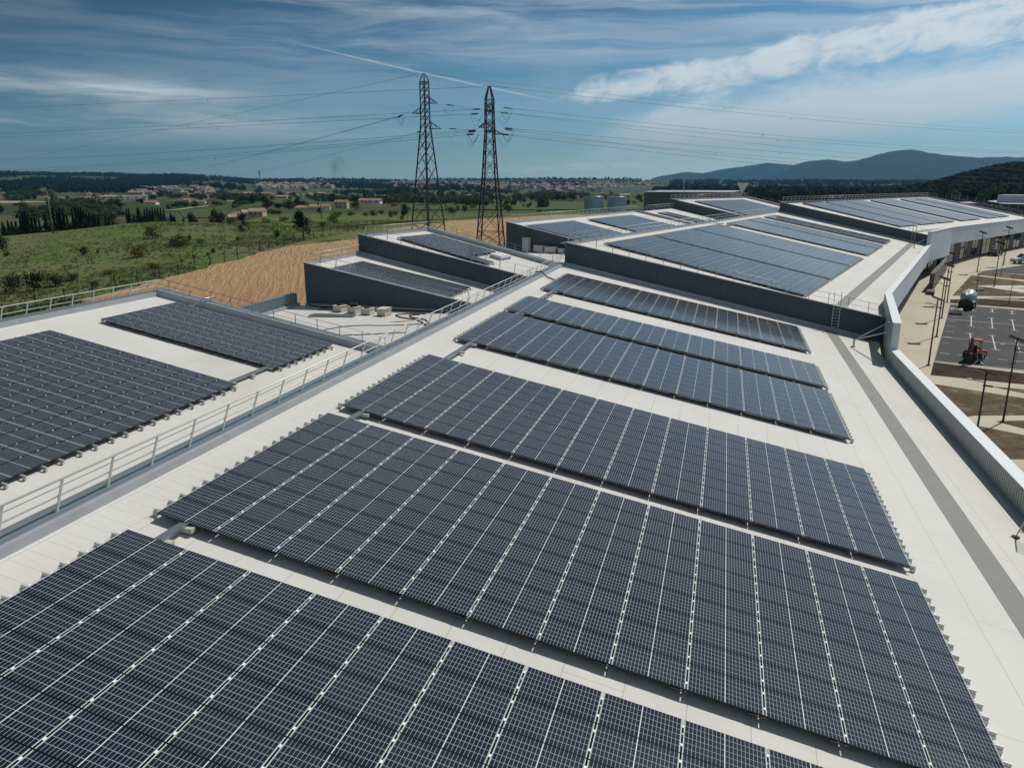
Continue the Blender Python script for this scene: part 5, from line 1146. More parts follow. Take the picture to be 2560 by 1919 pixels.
MID = [('cypress',-174.0,150.9,1.3,5.8), ('cypress',-188.0,165.1,1.4,7.4), ('cypress',-179.0,158.2,1.4,6.1), ('cypress',-189.6,169.1,1.5,7.0), 
    ('cypress',-189.8,171.0,1.5,8.5), ('cypress',-162.5,146.9,1.3,7.3), ('cypress',-159.6,145.0,1.3,7.4), ('cypress',-198.5,181.8,1.5,9.6), 
    ('cypress',-170.5,156.8,1.3,6.6), ('cypress',-168.7,156.3,1.3,6.7), ('cypress',-204.0,191.0,1.6,8.3), ('cypress',-178.0,168.8,1.4,8.2), 
    ('cypress',-194.3,186.2,1.5,10.6), ('cypress',-176.8,170.6,1.4,10.2), ('cypress',-183.7,178.6,1.5,10.5), ('cypress',-160.6,156.9,1.3,8.4), 
    ('cypress',-182.4,179.6,1.5,9.8), ('cypress',-192.5,191.0,1.5,9.5), ('cypress',-175.5,176.2,1.4,10.1), ('cypress',-184.8,186.9,1.5,11.4), 
    ('cypress',-181.1,184.2,1.5,11.3), ('cypress',-153.1,156.4,1.3,7.5), ('cypress',-184.1,189.2,1.5,10.2), ('cypress',-176.0,181.9,1.5,8.6), 
    ('cypress',-162.4,168.8,1.4,6.8), ('cypress',-149.7,156.7,1.3,5.2), ('cypress',-186.6,196.4,1.5,8.6), ('cypress',-168.5,178.4,1.4,6.7), 
    ('cypress',-177.9,191.5,1.5,8.0), ('cypress',-184.4,199.7,1.6,8.2), ('round_dark',-168.8,146.5,4.2,4.3), ('round_dark',-170.8,151.1,4.7,4.3), 
    ('round_dark',-160.6,145.1,4.4,4.2), ('round_dark',-165.4,153.1,5.0,4.2), ('round_dark',-157.9,149.5,4.5,4.5), ('round_dark',-164.1,158.7,4.3,4.8), 
    ('round_dark',-161.7,159.4,4.6,4.6), ('round_dark',-147.8,149.0,4.3,4.5), ('round_dark',-146.7,151.2,4.0,4.1), ('cypress',-202.7,228.9,1.5,11.7), 
    ('cypress',-261.5,296.7,1.9,10.3), ('cypress',-217.1,251.2,1.7,11.6), ('cypress',-231.6,268.9,1.8,10.9), ('cypress',-204.6,240.5,1.6,11.7), 
    ('cypress',-220.0,260.0,1.7,11.2), ('cypress',-209.8,249.5,1.6,11.1), ('cypress',-206.3,247.0,1.6,11.7), ('cypress',-223.5,269.2,1.7,10.8), 
    ('cypress',-222.7,269.7,1.7,11.3), ('cypress',-246.3,300.1,1.9,10.3), ('cypress',-228.3,280.3,1.8,10.3), ('cypress',-244.9,305.1,1.9,7.8), 
    ('cypress',-238.7,298.8,1.9,6.8), ('cypress',-248.3,311.9,2.0,5.6), ('round_dark',-212.4,244.1,6.4,9.3), ('round_dark',-173.7,203.6,5.8,9.1), 
    ('round_dark',-221.3,263.9,8.0,9.7), ('round_dark',-226.2,274.6,6.5,8.8), ('round',-224.9,267.1,6.3,7.4), ('round_dark',-203.6,236.8,4.7,8.3), 
    ('round_dark',-199.2,260.9,6.8,10.0), ('round_dark',-167.6,215.5,2.7,7.1), ('round_dark',-199.9,276.6,5.6,9.8), ('round_dark',-181.2,255.1,4.7,9.8), 
    ('olive',-176.7,218.6,4.2,8.0), ('ygreen',-163.9,197.5,3.5,6.6), ('olive',-230.9,254.5,7.4,7.1), ('ygreen',-245.2,261.6,4.7,6.9), 
    ('ygreen',-181.2,185.6,3.9,7.1), ('ygreen',-242.4,235.2,5.0,6.2), ('ygreen',-219.8,196.7,5.4,5.6), ('olive',-156.1,215.8,3.1,6.8), 
    ('round_dark',-157.1,234.4,4.7,4.0), ('round_dark',-594.2,543.6,12.9,5.0), ('round',-580.4,587.5,14.5,5.8), ('round',-542.9,594.1,16.8,6.8), 
    ('round',-503.0,562.1,12.1,4.5), ('round_dark',-580.5,677.1,12.8,5.9), ('round_dark',-686.9,820.1,22.1,7.1), ('round_dark',-752.8,922.7,24.6,11.1), 
    ('round',-703.8,879.9,21.5,7.5), ('round',-685.1,869.9,19.4,6.7), ('round',-450.0,569.6,17.5,5.9), ('round',-449.3,579.2,12.9,5.0), 
    ('round',-430.1,566.7,10.3,5.4), ('round_dark',-560.6,789.0,9.3,6.6), ('round',-427.6,593.6,16.4,4.5), ('round',-330.6,488.3,15.2,4.5), 
    ('cypress',-338.8,514.3,5.0,6.9), ('cypress',-553.3,808.1,7.8,7.4), ('cypress',-817.8,1092.7,10.8,9.2), ('olive',-534.1,513.5,10.7,3.8), 
    ('olive',-529.1,492.9,12.8,3.6), ('olive',-812.6,732.7,20.9,4.7), ('round',-548.6,573.1,10.2,3.1), ('olive',-499.2,531.3,15.2,3.8), 
    ('round_dark',-568.1,567.1,7.7,5.1), ('round',-763.8,1178.9,24.5,11.6), ('round_dark',-242.3,384.1,11.1,5.9), ('round_dark',-238.4,390.9,9.7,4.0), 
    ('round_dark',-224.6,378.3,10.8,5.7), ('round_dark',-229.3,395.0,10.4,5.9), ('round_dark',-249.6,437.5,8.2,4.4), ('ygreen',-172.5,278.9,7.1,2.4), 
    ('round',-154.0,253.7,4.5,2.2), ('round_dark',-339.2,529.9,9.1,6.2), ('round_dark',-643.4,1045.4,13.6,8.5), ('round_dark',-633.0,1064.1,11.8,6.9), 
    ('round',-459.4,822.8,13.5,6.7), ('round_dark',-555.5,1089.0,23.3,8.7), ('round',-483.2,968.6,10.3,6.2), ('cypress',-466.7,971.0,5.1,12.3), 
    ('cypress',-461.7,971.3,4.8,10.8), ('cypress',-457.9,973.9,4.8,9.3), ('cypress',-437.6,938.3,4.3,8.2), ('round_dark',-464.7,1030.7,23.4,13.0), 
    ('round_dark',-476.1,1089.2,28.3,15.3), ('round_dark',-463.1,1090.0,28.2,16.1), ('round_dark',-475.5,1150.9,25.7,15.2), 
    ('round_dark',-428.4,1073.5,23.9,13.3), ('round_dark',-371.9,1019.3,19.0,11.0), ('round_dark',-331.5,949.4,17.6,10.2), 
    ('round',-302.5,897.6,12.1,6.9), ('round',-339.8,904.2,16.9,7.0), ('round',-266.9,909.6,10.6,8.3), ('round',-401.9,878.7,10.8,4.9), 
    ('olive',-264.9,514.9,1.9,1.5), ('round_dark',-545.2,1025.0,11.1,4.9), ('round_dark',-824.7,1429.6,15.7,8.1), ('round',-89.0,353.1,6.6,3.9), 
    ('olive',-266.1,950.3,14.1,5.7), ('round',-220.5,860.6,17.0,5.8), ('round_dark',-174.4,802.9,17.0,6.0), ('round_dark',-154.2,775.6,13.9,7.5), 
    ('round_dark',-146.7,772.1,11.3,5.7), ('round_dark',-142.6,800.0,14.3,7.7), ('ygreen',-123.9,692.1,5.6,2.6), ('dark',-95.9,442.9,2.9,1.7), 
    ('olive',-72.4,349.6,3.5,1.6), ('ygreen',-107.9,805.4,15.5,5.3), ('ygreen',-101.2,827.7,17.3,5.4), ('ygreen',-84.8,757.1,12.2,4.4), 
    ('round',-55.5,630.4,7.1,6.9), ('olive',-52.2,569.9,5.5,2.5), ('dark',-53.5,631.3,4.1,2.8), ('round_dark',-59.0,746.2,7.2,4.3), 
    ('olive',-98.6,766.7,11.1,3.4), ('olive',-55.4,553.6,6.3,4.9), ]
HOUSES = [(-734,760,9.8), (-743,784,15.0), (-932,978,10.4), (-697,761,28.7), (-673,775,36.5), (-773,766,10.1), (-562,727,8.5), (-508,679,10.5), 
    (-743,970,17.0), (-704,984,22.4), (-719,1079,22.0), (-693,942,10.8), (-525,627,14.0), (-217,319,6.2), (-179,272,6.3), (-192,281,4.9), (-453,650,7.4), 
    (-820,791,7.0), (-706,1114,20.3), (-572,936,18.6), (-667,1117,16.0), (-546,958,18.7), (-646,1140,12.1), (-628,1145,18.1), (-513,972,14.4), 
    (-513,995,10.4), (-197,344,7.6), (-200,362,7.9), (-203,400,9.2), (-196,367,6.6), (-251,539,20.5), (-307,720,19.5), (-449,995,11.8), (-382,875,13.3), 
    (-394,963,19.3), (-369,889,11.9), (-481,974,6.7), (-338,1044,7.6), (-651,1041,9.5), (-711,1106,12.2), (-627,1064,11.4), (-153,238,3.2), 
    (-430,1073,10.7), (-162,970,10.6), (-194,1202,11.2), (-177,1224,11.4), (-108,954,16.3), (-92,1045,11.3), (-162,926,5.8), ]

NEAR = {}
for i, (k, x, y, w, h) in enumerate(VEG):
    lb, g = VLAB(i, k)
    plant(k, x, y, w, h, lb, g)
MIDLAB = {'cypress': ('slender dark cypress among the fields beyond the hill crest', 'dark cypresses beyond the hill crest'), 'round_dark': ('dark round headed tree among the houses and fields', 'dark trees in the valley'),
          'round': ('fresh green round tree among the houses and fields', 'green trees in the valley'), 'olive': ('dull olive bush in the valley', 'olive bushes in the valley'),
          'ygreen': ('bright yellow green bush in the valley', 'bright bushes in the valley'), 'dark': ('small dark bush in the far meadow', 'small dark bushes in the far meadow')}
for k, x, y, w, h in MID: plant(k, x, y, w, min(h, 15), *MIDLAB[k])
# more valley trees, scattered singly
R = random.Random(11)
def polar(phi, r): return OX + r * math.sin(math.radians(phi)), OY + r * math.cos(math.radians(phi))
for i in range(95):
    phi = R.uniform(-49, -12); r = R.uniform(620, 1250)
    x, y = polar(phi, r); k = R.choice(['round_dark', 'round_dark', 'round', 'olive', 'ygreen'])
    s = R.uniform(.7, 1.25); plant(k, x, y, 8 * s, 7 * s, *MIDLAB[k])
for i in range(60):
    phi = R.uniform(-2.5, 17.5); r = R.uniform(300, 420)
    x, y = polar(phi, r); s = R.uniform(.75, 1.3)
    plant('round_dark' if R.random() < .8 else 'round', x, y, 9 * s, 10 * s, 'dark tree in the belt of woods behind the far roofs', 'trees behind the far roofs')
# ------------------------------------------------------------------ far woods, one mass each
def wood(name, n, box, hh, mat, seed, dens=None, NQ=16):
    R = random.Random(seed); m = MB(); c = 0; tries = 0
    while c < n and tries < n * 12:
        tries += 1
        phi = R.uniform(box[0], box[1]); r = math.sqrt(R.uniform(box[2] ** 2, box[3] ** 2)); x, y = polar(phi, r)
        if dens and nz(x, y, dens[0], seed) + .5 * nz(x, y, dens[0] * .31, seed + 1) < dens[1]: continue
        z = terrain_z(x, y); h = hh * R.uniform(.6, 1.25); w = h * R.uniform(.45, .75); c += 1
        for k in range(NQ):
            v = Vector((R.gauss(0, 1), R.gauss(0, 1), R.gauss(0, 1))).normalized()
            p = Vector((x + v.x * w * .72, y + v.y * w * .72, z + h * .5 + v.z * h * .45)); nn = (v + Vector((R.uniform(-.5, .5), R.uniform(-.5, .5), R.uniform(0, .6)))).normalized()
            t = nn.orthogonal().normalized(); u = nn.cross(t); s = w * R.uniform(.9, 1.5) / math.sqrt(NQ)
            m.add([p - t * s - u * s * .6, p + t * s * .3 - u * s, p + t * s + u * s * .5, p - t * s * .3 + u * s], [(0, 1, 2, 3)])
    return tag(m.build(name, mat), kind='stuff')
M_WOODL = mat_leaf('leaf_far_wood', (.008, .016, .008), (.020, .031, .014)); M_WOODG = mat_leaf('leaf_far_green', (.030, .048, .018), (.058, .078, .028))
wood('far_wood', 2600, (-51, -37.5, 1500, 3600), 11, M_WOODL, 1, (300, -.25))
wood('far_wood', 1500, (-51, -30, 3400, 5600), 13, M_WOODL, 2, (500, -.1))
wood('far_wood', 1500, (-38, -10, 1500, 3300), 10, M_WOODL, 3, (220, .22))
wood('far_wood', 1300, (-34, -6, 3300, 6000), 14, M_WOODL, 4, (500, .05))
wood('hedges', 1500, (-48, -8, 480, 1500), 6, M_WOODG, 5, (60, .55))
wood('far_wood', 1500, (-5, 12, 520, 1500), 10, M_WOODL, 6, (140, -.3), 40)
wood('hill_wood', 2600, (9.5, 21, 420, 900), 8, M_WOODL, 7, None, 34)
wood('far_wood', 1600, (-4, 20, 1500, 4200), 12, M_WOODL, 8, (300, -.1))
# ------------------------------------------------------------------ houses
M_HW = [simple('render_cream', (.52, .43, .31), .9, 0, .1, 1), simple('render_white', (.66, .63, .57), .9, 0, .08, 1), simple('render_ochre', (.46, .34, .22), .9, 0, .1, 1)]
M_TILE = [simple('roof_tile', (.25, .155, .10), .9, 0, .25, 2), simple('roof_tile_pale', (.33, .245, .165), .9, 0, .25, 2), simple('roof_tile_red', (.27, .135, .09), .9, 0, .22, 2)]
M_WIN = simple('dark_window', (.03, .03, .035), .2)
HM = {}
def house_meshes(st):
    if st in HM: return HM[st]
    h = 3.0 if st < 3 else 5.8; w = MB(); w.box(-.5, .5, -.36, .36, -2, h)
    r = MB()
    if st % 3 == 0: r.add([(-.54, -.41, h), (.54, -.41, h), (.54, .41, h), (-.54, .41, h), (-.22, 0, h + 1.7), (.22, 0, h + 1.7)], [(0, 1, 5, 4), (1, 2, 5), (2, 3, 4, 5), (3, 0, 4), (0, 3, 2, 1)])
    else: r.add([(-.53, -.41, h - .1), (.53, -.41, h - .1), (.53, .41, h - .1), (-.53, .41, h - .1), (-.53, 0, h + 1.6), (.53, 0, h + 1.6)], [(0, 1, 5, 4), (2, 3, 4, 5), (1, 2, 5), (3, 0, 4), (0, 3, 2, 1)])
    n = MB(); n.box(-.045, .045, -.368, -.358, 0, 1.3); d = MB(); d.box(-.04, .04, -.368, -.358, 0, 2.1)
    HM[st] = (w.mesh('wall', M_HW[st % 3]), r.mesh('roof', M_TILE[(st * 2 + st // 3) % 3]), n.mesh('window', M_WIN), d.mesh('door', M_WOOD)); return HM[st]
for i, (x, y, w) in enumerate(HOUSES):
    st = (i * 5 + i // 3) % 6
    if i in (3, 4): st = i
    elif i % 7 or i < 3: st %= 3
    if i in HONE: lb, g = HONE[i]; 
    else:
        lb = {0: 'low cream house with a hipped tile roof in the village', 1: 'low white house with a gabled tile roof in the village', 2: 'low ochre house with a gabled tile roof in the village'}.get(st, 'two storey house with a tile roof in the village'); g = 'village houses'
    w = max(w, 8) if i < 18 or w > 7 else 7
    o = thing('house', lb, 'house', (x, y, terrain_z(x, y)), math.atan2(y - OY, x - OX) - math.pi / 2 + R.uniform(-.5, .5), g)
    w *= .8; o.scale = (w, min(w, 12), .85 if w > 9 else .68)
    a, b2, c, d = house_meshes(st); inst('wall', a, o); inst('roof', b2, o)
    for k, wx in enumerate((-.32, .02, .34)):
        inst('window', c, o, (wx, 0, 1.0))
        if st >= 3: inst('window', c, o, (wx, 0, 3.7))
    inst('door', d, o, (-.15, 0, 0))
# far town, too many and too small to count
m = MB(); R = random.Random(5)
def dot_house(x, y, s):
    z = terrain_z(x, y); a = R.uniform(0, 3.14); ca, sa = math.cos(a), math.sin(a); d = s * .7; h = R.uniform(3, 7)
    q = [(x + ca * u - sa * v, y + sa * u + ca * v) for u, v in ((-s / 2, -d / 2), (s / 2, -d / 2), (s / 2, d / 2), (-s / 2, d / 2))]
    m.prism(q, z - 3, z + h, R.choice((0, 0, 1, 2)), cap=False)
    rz = z + h + 1.8; a1 = ((q[0][0] + q[3][0]) / 2, (q[0][1] + q[3][1]) / 2, rz); a2 = ((q[1][0] + q[2][0]) / 2, (q[1][1] + q[2][1]) / 2, rz)
    p = [(px, py, z + h) for px, py in q]; m.add(p + [a1, a2], [(0, 1, 5, 4), (2, 3, 4, 5), (1, 2, 5), (3, 0, 4)], R.choice((3, 4)))
for n_, box in ((260, (-33.5, -27, 1900, 2900)), (420, (-24, -11, 1900, 3300)), (160, (-13, -5, 1500, 2800)), (70, (-41, -36, 1200, 1900)), (60, (-12, 3, 2600, 4200))):
    for i in range(n_):
        x, y = polar(R.uniform(box[0], box[1]), R.uniform(box[2], box[3])); dot_house(x, y, R.uniform(9, 20))
tag(m.build('far_town', [simple('town_wall_a', (.36, .31, .24), .9), simple('town_wall_b', (.46, .42, .36), .9), simple('town_wall_c', (.28, .22, .16), .9), simple('town_roof_a', (.20, .13, .09), .9), simple('town_roof_b', (.25, .18, .13), .9)]), kind='stuff')
for i, (phi, r, w, h, lb) in enumerate(((-7.2, 1500, 90, 8, 'long white industrial shed far off, leftmost of three'), (-5.6, 1650, 70, 9, 'white industrial shed with a flat roof far off, middle of three'), (-3.6, 1550, 60, 7, 'low white industrial shed far off, rightmost of three'))):
    x, y = polar(phi, r); o = thing('industrial_shed', lb, 'shed', (x, y, terrain_z(x, y)), math.radians(-phi + 8), 'far industrial sheds')
    m = MB(); m.box(-w / 2, w / 2, -15, 15, -3, h); m.build('wall', M_HW[1], o, True); m = MB(); m.box(-w / 2 - .5, w / 2 + .5, -15.5, 15.5, h, h + .8); m.build('roof', M_UPSTAND, o, True)
# ------------------------------------------------------------------ tanks, mast, poles, fence
for i, (x, y, lb) in enumerate(((-54.0, 396, 'left corrugated steel water tank on the meadow beyond the far left wing'), (-42.5, 400, 'right corrugated steel water tank on the meadow beyond the far left wing'))):
    o = thing('water_tank', lb, 'tank', (x, y, terrain_z(x, y)), 0, 'steel water tanks')
    m = MB(); n = 96; v = []
    for k in range(n):
        a = 2 * math.pi * k / n; r = 5.0 + .09 * (k % 2)
        v += [(r * math.cos(a), r * math.sin(a), -1), (r * math.cos(a), r * math.sin(a), 7.4)]
    m.add(v, [(2 * k, (2 * k + 2) % (2 * n), (2 * k + 3) % (2 * n), 2 * k + 1) for k in range(n)]); m.build('shell', M_TANK, o, True)
    m = MB(); m.tube([(0, 0, 7.38), (0, 0, 7.5)], 5.12, 48); m.build('rim', M_GALV, o, True)
    m = MB(); m.bar((4.9, -1.5, -.5), (4.9, -1.5, 7.9), .3); m.build('ladder', M_GALV, o, True)
x, y = polar(-33.0, 3300); o = thing('radio_mast', 'far off radio mast with stacked antenna rings on the wooded ridge', 'mast', (x, y, terrain_z(x, y)))
m = MB(); m.tube([(0, 0, 0), (0, 0, 45)], 1.6, 8, r2=1.0); m.build('shaft', M_STEEL, o, True)
for k in range(3):
    m = MB(); m.tube([(0, 0, 30 + 6 * k), (0, 0, 32.5 + 6 * k)], 4.2 - .5 * k, 10); m.build('antenna_ring', M_STEEL, o, True)
for i, (phi, r, lb) in enumerate(((-42.7, 1400, 'distant V shaped pylon on the left skyline'), (-37.8, 1500, 'distant faint V shaped pylon right of the other one'))):
    x, y = polar(phi, r); o = thing('far_pylon', lb, 'pylon', (x, y, terrain_z(x, y)), math.radians(40))
    m = MB(); m.bar((-3, 0, 0), (-5.5, 0, 20), .5); m.bar((3, 0, 0), (5.5, 0, 20), .5); m.bar((-5.5, 0, 20), (-11, 0, 28), .45); m.bar((-5.5, 0, 20), (-2, 0, 28), .4); m.bar((5.5, 0, 20), (11, 0, 28), .45); m.bar((5.5, 0, 20), (2, 0, 28), .4); m.build('legs', M_STEEL, o, True)
    m = MB(); m.bar((-13, 0, 26), (13, 0, 26), .5); m.build('cross_arm', M_STEEL, o, True)
for x, y, h, lb in ((-118, 112.5, 8.6, 'grey utility pole with a small crossarm at the left end of the hill crest'), (-108.5, 205, 6.5, 'thin dark utility pole beyond the pine on the hill')):
    o = thing('utility_pole', lb, 'pole', (x, y, terrain_z(x, y) - .3), .6)
    m = MB(); m.tube([(0, 0, 0), (0, 0, h)], .16, 8, r2=.1); m.build('pole', M_WOOD, o, True)
    m = MB(); m.bar((-.8, 0, h - .3), (.8, 0, h - .3), .12); m.build('crossarm', M_WOOD, o, True)
o = thing('wire_fence', 'wire fence on dark posts along the top of the cut earth bank', 'fence', (fence_x(50), 50, fence_z(50)))
inv = (fence_x(50), 50, fence_z(50)); pm = MB(); pm.bar((0, 0, -.4), (0, 0, 1.55), .075); pm = pm.mesh('post', M_BLACK)
pts = []; yy = 8.0
while yy < 196:
    pts.append((fence_x(yy), yy, terrain_z(fence_x(yy) - .2, yy))); yy += 4.0 if yy < 160 else 3.0
for p in pts: inst('post', pm, o, (p[0] - inv[0], p[1] - inv[1], p[2] - inv[2]), (R.uniform(-.04, .04), R.uniform(-.04, .04), 0))
for hgt in (.5, 1.0, 1.45):
    m = MB(); m.tube([(p[0], p[1], p[2] + hgt) for p in pts], .008, 4); m.build('wire', M_WIRE, o)
# grass and weeds on the near hill
def tufts(name, n, area, hgt, mat, seed, dens=0.0):
    R = random.Random(seed); m = MB(); c = 0
    while c < n:
        x, y = area(R)
        if nz(x, y, 9, seed) + .6 * nz(x, y, 3.3, seed + 2) + R.uniform(-.5, .5) < dens: continue
        c += 1; z = terrain_z(x, y) - .03; h = hgt * R.uniform(.5, 1.3)
        for k in range(5):
            a = R.uniform(0, 6.28); d = R.uniform(.05, .5) * h; px, py = x + R.uniform(-.25, .25), y + R.uniform(-.25, .25); w = .05 + .10 * h
            m.add([(px - w * math.sin(a), py + w * math.cos(a), z), (px + w * math.sin(a), py - w * math.cos(a), z), (px + d * math.cos(a), py + d * math.sin(a), z + h)], [(0, 1, 2)])
    return tag(m.build(name, mat), kind='stuff')
def hill(R):
    y = R.uniform(5, 190); return fence_x(y) - abs(R.gauss(0, 26)) + 1.0, y
def verge(R):
    y = R.uniform(2, 46); return R.uniform(fence_x(y) - 4, -27.5), y
M_TUFT = mat_leaf('tuft_green', (.05, .08, .02), (.10, .125, .04)); M_STRAW = mat_leaf('tuft_straw', (.13, .12, .06), (.20, .18, .10)); M_FLOWER = mat_leaf('weed_flower', (.22, .22, .02), (.42, .38, .03))
tufts('wild_grass', 7000, hill, .22, M_TUFT, 21, -.1); tufts('dry_grass', 6000, hill, .24, M_STRAW, 22, .15)
tufts('wild_grass', 4500, verge, .45, M_TUFT, 23, -.4)
def weed(R):
    y = R.uniform(6, 40); return R.uniform(-44, -28), y
tufts('yellow_weeds', 1500, weed, .6, M_FLOWER, 24, .1)
# dry clods on the bank edge
# ------------------------------------------------------------------ smoke and haze
def volume(name, dens, col, aniso=0.0, absorb=None):
    m = bpy.data.materials.new(name); m.use_nodes = True; nt = m.node_tree; nt.nodes.clear()
    out = nt.nodes.new('ShaderNodeOutputMaterial'); v = nt.nodes.new('ShaderNodeVolumePrincipled')
    v.inputs['Color'].default_value = (*col, 1); v.inputs['Density'].default_value = dens; v.inputs['Anisotropy'].default_value = aniso
    if absorb: v.inputs['Absorption Color'].default_value = (*absorb, 1)
    nt.links.new(v.outputs[0], out.inputs['Volume']); return m, nt, v
ms, nt, v = volume('smoke', .02, (.22, .22, .23))
f = noise(nt, coord(nt, scale=(.03, .03, .022)), 1.0, 4, .6)
tc = nt.nodes.new('ShaderNodeTexCoord'); ln = nt.nodes.new('ShaderNodeVectorMath'); ln.operation = 'LENGTH'
mp = nt.nodes.new('ShaderNodeMapping'); mp.inputs['Scale'].default_value = (1 / 40, 1 / 40, 1 / 55); nt.links.new(tc.outputs['Object'], mp.inputs[0]); nt.links.new(mp.outputs[0], ln.inputs[0])
fall = math_(nt, 'SUBTRACT', 1.0, ln.outputs['Value'], clamp=True)
nt.links.new(math_(nt, 'MULTIPLY', math_(nt, 'MULTIPLY_ADD', f, 3.0, -1.25, clamp=True), math_(nt, 'MULTIPLY', fall, .030)), v.inputs['Density'])
bm = bmesh.new(); bmesh.ops.create_icosphere(bm, subdivisions=3, radius=1)
for q in bm.verts: q.co = Vector((q.co.x * 40 + (q.co.z * -9), q.co.y * 40, q.co.z * 52)) * (1 + .12 * math.sin(q.co.x * 5) * math.cos(q.co.z * 7))
me = bpy.data.meshes.new('smoke_plume'); bm.to_mesh(me); bm.free(); me.materials.append(ms)
o = link(bpy.data.objects.new('smoke_plume', me)); o.location = (-1384, 2640, 62); tag(o, 'thin dark smoke plume rising beyond the village', 'smoke')
mh, nt, v = volume('haze', HAZE_D, HAZE_C, .25)
m = MB(); m.box(-11500, 9500, -1200, 12800, -140, 560); tag(m.build('haze', mh), kind='stuff')
# ------------------------------------------------------------------ sun, sky, camera
SUN_AZ, SUN_EL = math.radians(37.5), math.radians(52.7)
sd = bpy.data.lights.new('sun', 'SUN'); sd.energy = SUN_E; sd.angle = math.radians(.53); sd.color = (1, .96, .90)
so = link(bpy.data.objects.new('sun', sd)); d = Vector((math.sin(SUN_AZ) * math.cos(SUN_EL), math.cos(SUN_AZ) * math.cos(SUN_EL), math.sin(SUN_EL))); so.rotation_euler = d.to_track_quat('Z', 'Y').to_euler(); so.location = (60, 60, 120)
w = bpy.data.worlds.new('World'); scn.world = w; w.use_nodes = True; nt = w.node_tree; nt.nodes.clear()
out = nt.nodes.new('ShaderNodeOutputWorld'); bg = nt.nodes.new('ShaderNodeBackground'); bg.inputs[1].default_value = SKY_S
sky = nt.nodes.new('ShaderNodeTexSky'); sky.sky_type = 'NISHITA'; sky.sun_disc = False; sky.sun_elevation = SUN_EL; sky.sun_rotation = SUN_AZ
sky.air_density = 1.0; sky.dust_density = .6; sky.ozone_density = 3.0; sky.altitude = 100
tc = nt.nodes.new('ShaderNodeTexCoord'); sp = nt.nodes.new('ShaderNodeSeparateXYZ'); nt.links.new(tc.outputs['Generated'], sp.inputs[0])
DEG = 57.29578
az = math_(nt, 'MULTIPLY', math_(nt, 'ARCTAN2', sp.outputs[0], sp.outputs[1]), DEG)
el = math_(nt, 'MULTIPLY', math_(nt, 'ARCSINE', sp.outputs[2]), DEG)
def vec(a, b, c=0.0):
    n = nt.nodes.new('ShaderNodeCombineXYZ')
    for i, q in enumerate((a, b, c)):
        if isinstance(q, (int, float)): n.inputs[i].default_value = q
        else: nt.links.new(q, n.inputs[i])
    return n.outputs[0]
def gauss(x, c, wd):   # exp(-((x-c)/w)^2)
    t = math_(nt, 'DIVIDE', math_(nt, 'SUBTRACT', x, c), wd); return math_(nt, 'EXPONENT', math_(nt, 'MULTIPLY', math_(nt, 'MULTIPLY', t, t), -1.0))
def smooth(x, a, b):
    n = nt.nodes.new('ShaderNodeMapRange'); n.interpolation_type = 'SMOOTHSTEP'; n.inputs[1].default_value = a; n.inputs[2].default_value = b; nt.links.new(x, n.inputs[0]); return n.outputs[0]
sh = math_(nt, 'MULTIPLY_ADD', az, -.135, el)                      # height above the slanting cloud bands
wx = noise(nt, vec(math_(nt, 'MULTIPLY', az, .10), math_(nt, 'MULTIPLY', sh, .30), 7.7), 1.0, 4, .5)
wisp = noise(nt, vec(math_(nt, 'MULTIPLY', az, .10), math_(nt, 'ADD', math_(nt, 'MULTIPLY', sh, .55), math_(nt, 'MULTIPLY', wx, 1.6)), 3.1), 1.0, 9, .62, .6)
streak = noise(nt, vec(math_(nt, 'MULTIPLY', az, .045), math_(nt, 'MULTIPLY_ADD', el, .55, math_(nt, 'MULTIPLY', wx, .8)), 8.0), 1.0, 8, .62, .4)
fluff = noise(nt, vec(math_(nt, 'MULTIPLY', az, .42), math_(nt, 'MULTIPLY_ADD', sh, .95, math_(nt, 'MULTIPLY', wx, 2.0)), 1.0), 1.0, 10, .62, .9)
right = smooth(az, -14.5, -9.0)
wid = math_(nt, 'MAXIMUM', math_(nt, 'MULTIPLY_ADD', az, .060, 1.75), .8)
band = math_(nt, 'MULTIPLY', gauss(sh, math_(nt, 'MULTIPLY_ADD', az, .012, 7.35), wid), right)
veil = math_(nt, 'MULTIPLY', gauss(sh, 3.6, 2.1), smooth(az, -16.0, -1.0))
left = math_(nt, 'ADD', math_(nt, 'MULTIPLY', math_(nt, 'MULTIPLY', gauss(el, 5.5, .75), smooth(az, -30.0, -41.0)), .75), math_(nt, 'MULTIPLY', math_(nt, 'MULTIPLY', gauss(el, 3.6, .9), smooth(az, -18.0, -36.0)), .62))
high = math_(nt, 'MULTIPLY', smooth(el, 5.5, 10.0), smooth(az, -42.0, -22.0))
nn = math_(nt, 'MULTIPLY_ADD', fluff, .50, math_(nt, 'MULTIPLY', wisp, .50))
nv = math_(nt, 'MULTIPLY_ADD', fluff, .30, math_(nt, 'MULTIPLY', wisp, .70))
a1 = math_(nt, 'MULTIPLY', smooth(math_(nt, 'MULTIPLY_ADD', band, .36, nn), .64, .92), math_(nt, 'MINIMUM', math_(nt, 'MULTIPLY', band, 4.0), 1.0))
a2 = math_(nt, 'MULTIPLY', math_(nt, 'MULTIPLY', smooth(math_(nt, 'MULTIPLY_ADD', veil, .44, nv), .52, .88), math_(nt, 'MINIMUM', math_(nt, 'MULTIPLY', veil, 3.0), 1.0)), .85)
a3 = math_(nt, 'MULTIPLY', smooth(streak, .36, .68), math_(nt, 'ADD', math_(nt, 'MULTIPLY_ADD', high, .32, .17), left))
cum = noise(nt, vec(math_(nt, 'MULTIPLY', az, .55), math_(nt, 'MULTIPLY', el, 2.2), 5.0), 1.0, 8, .66)
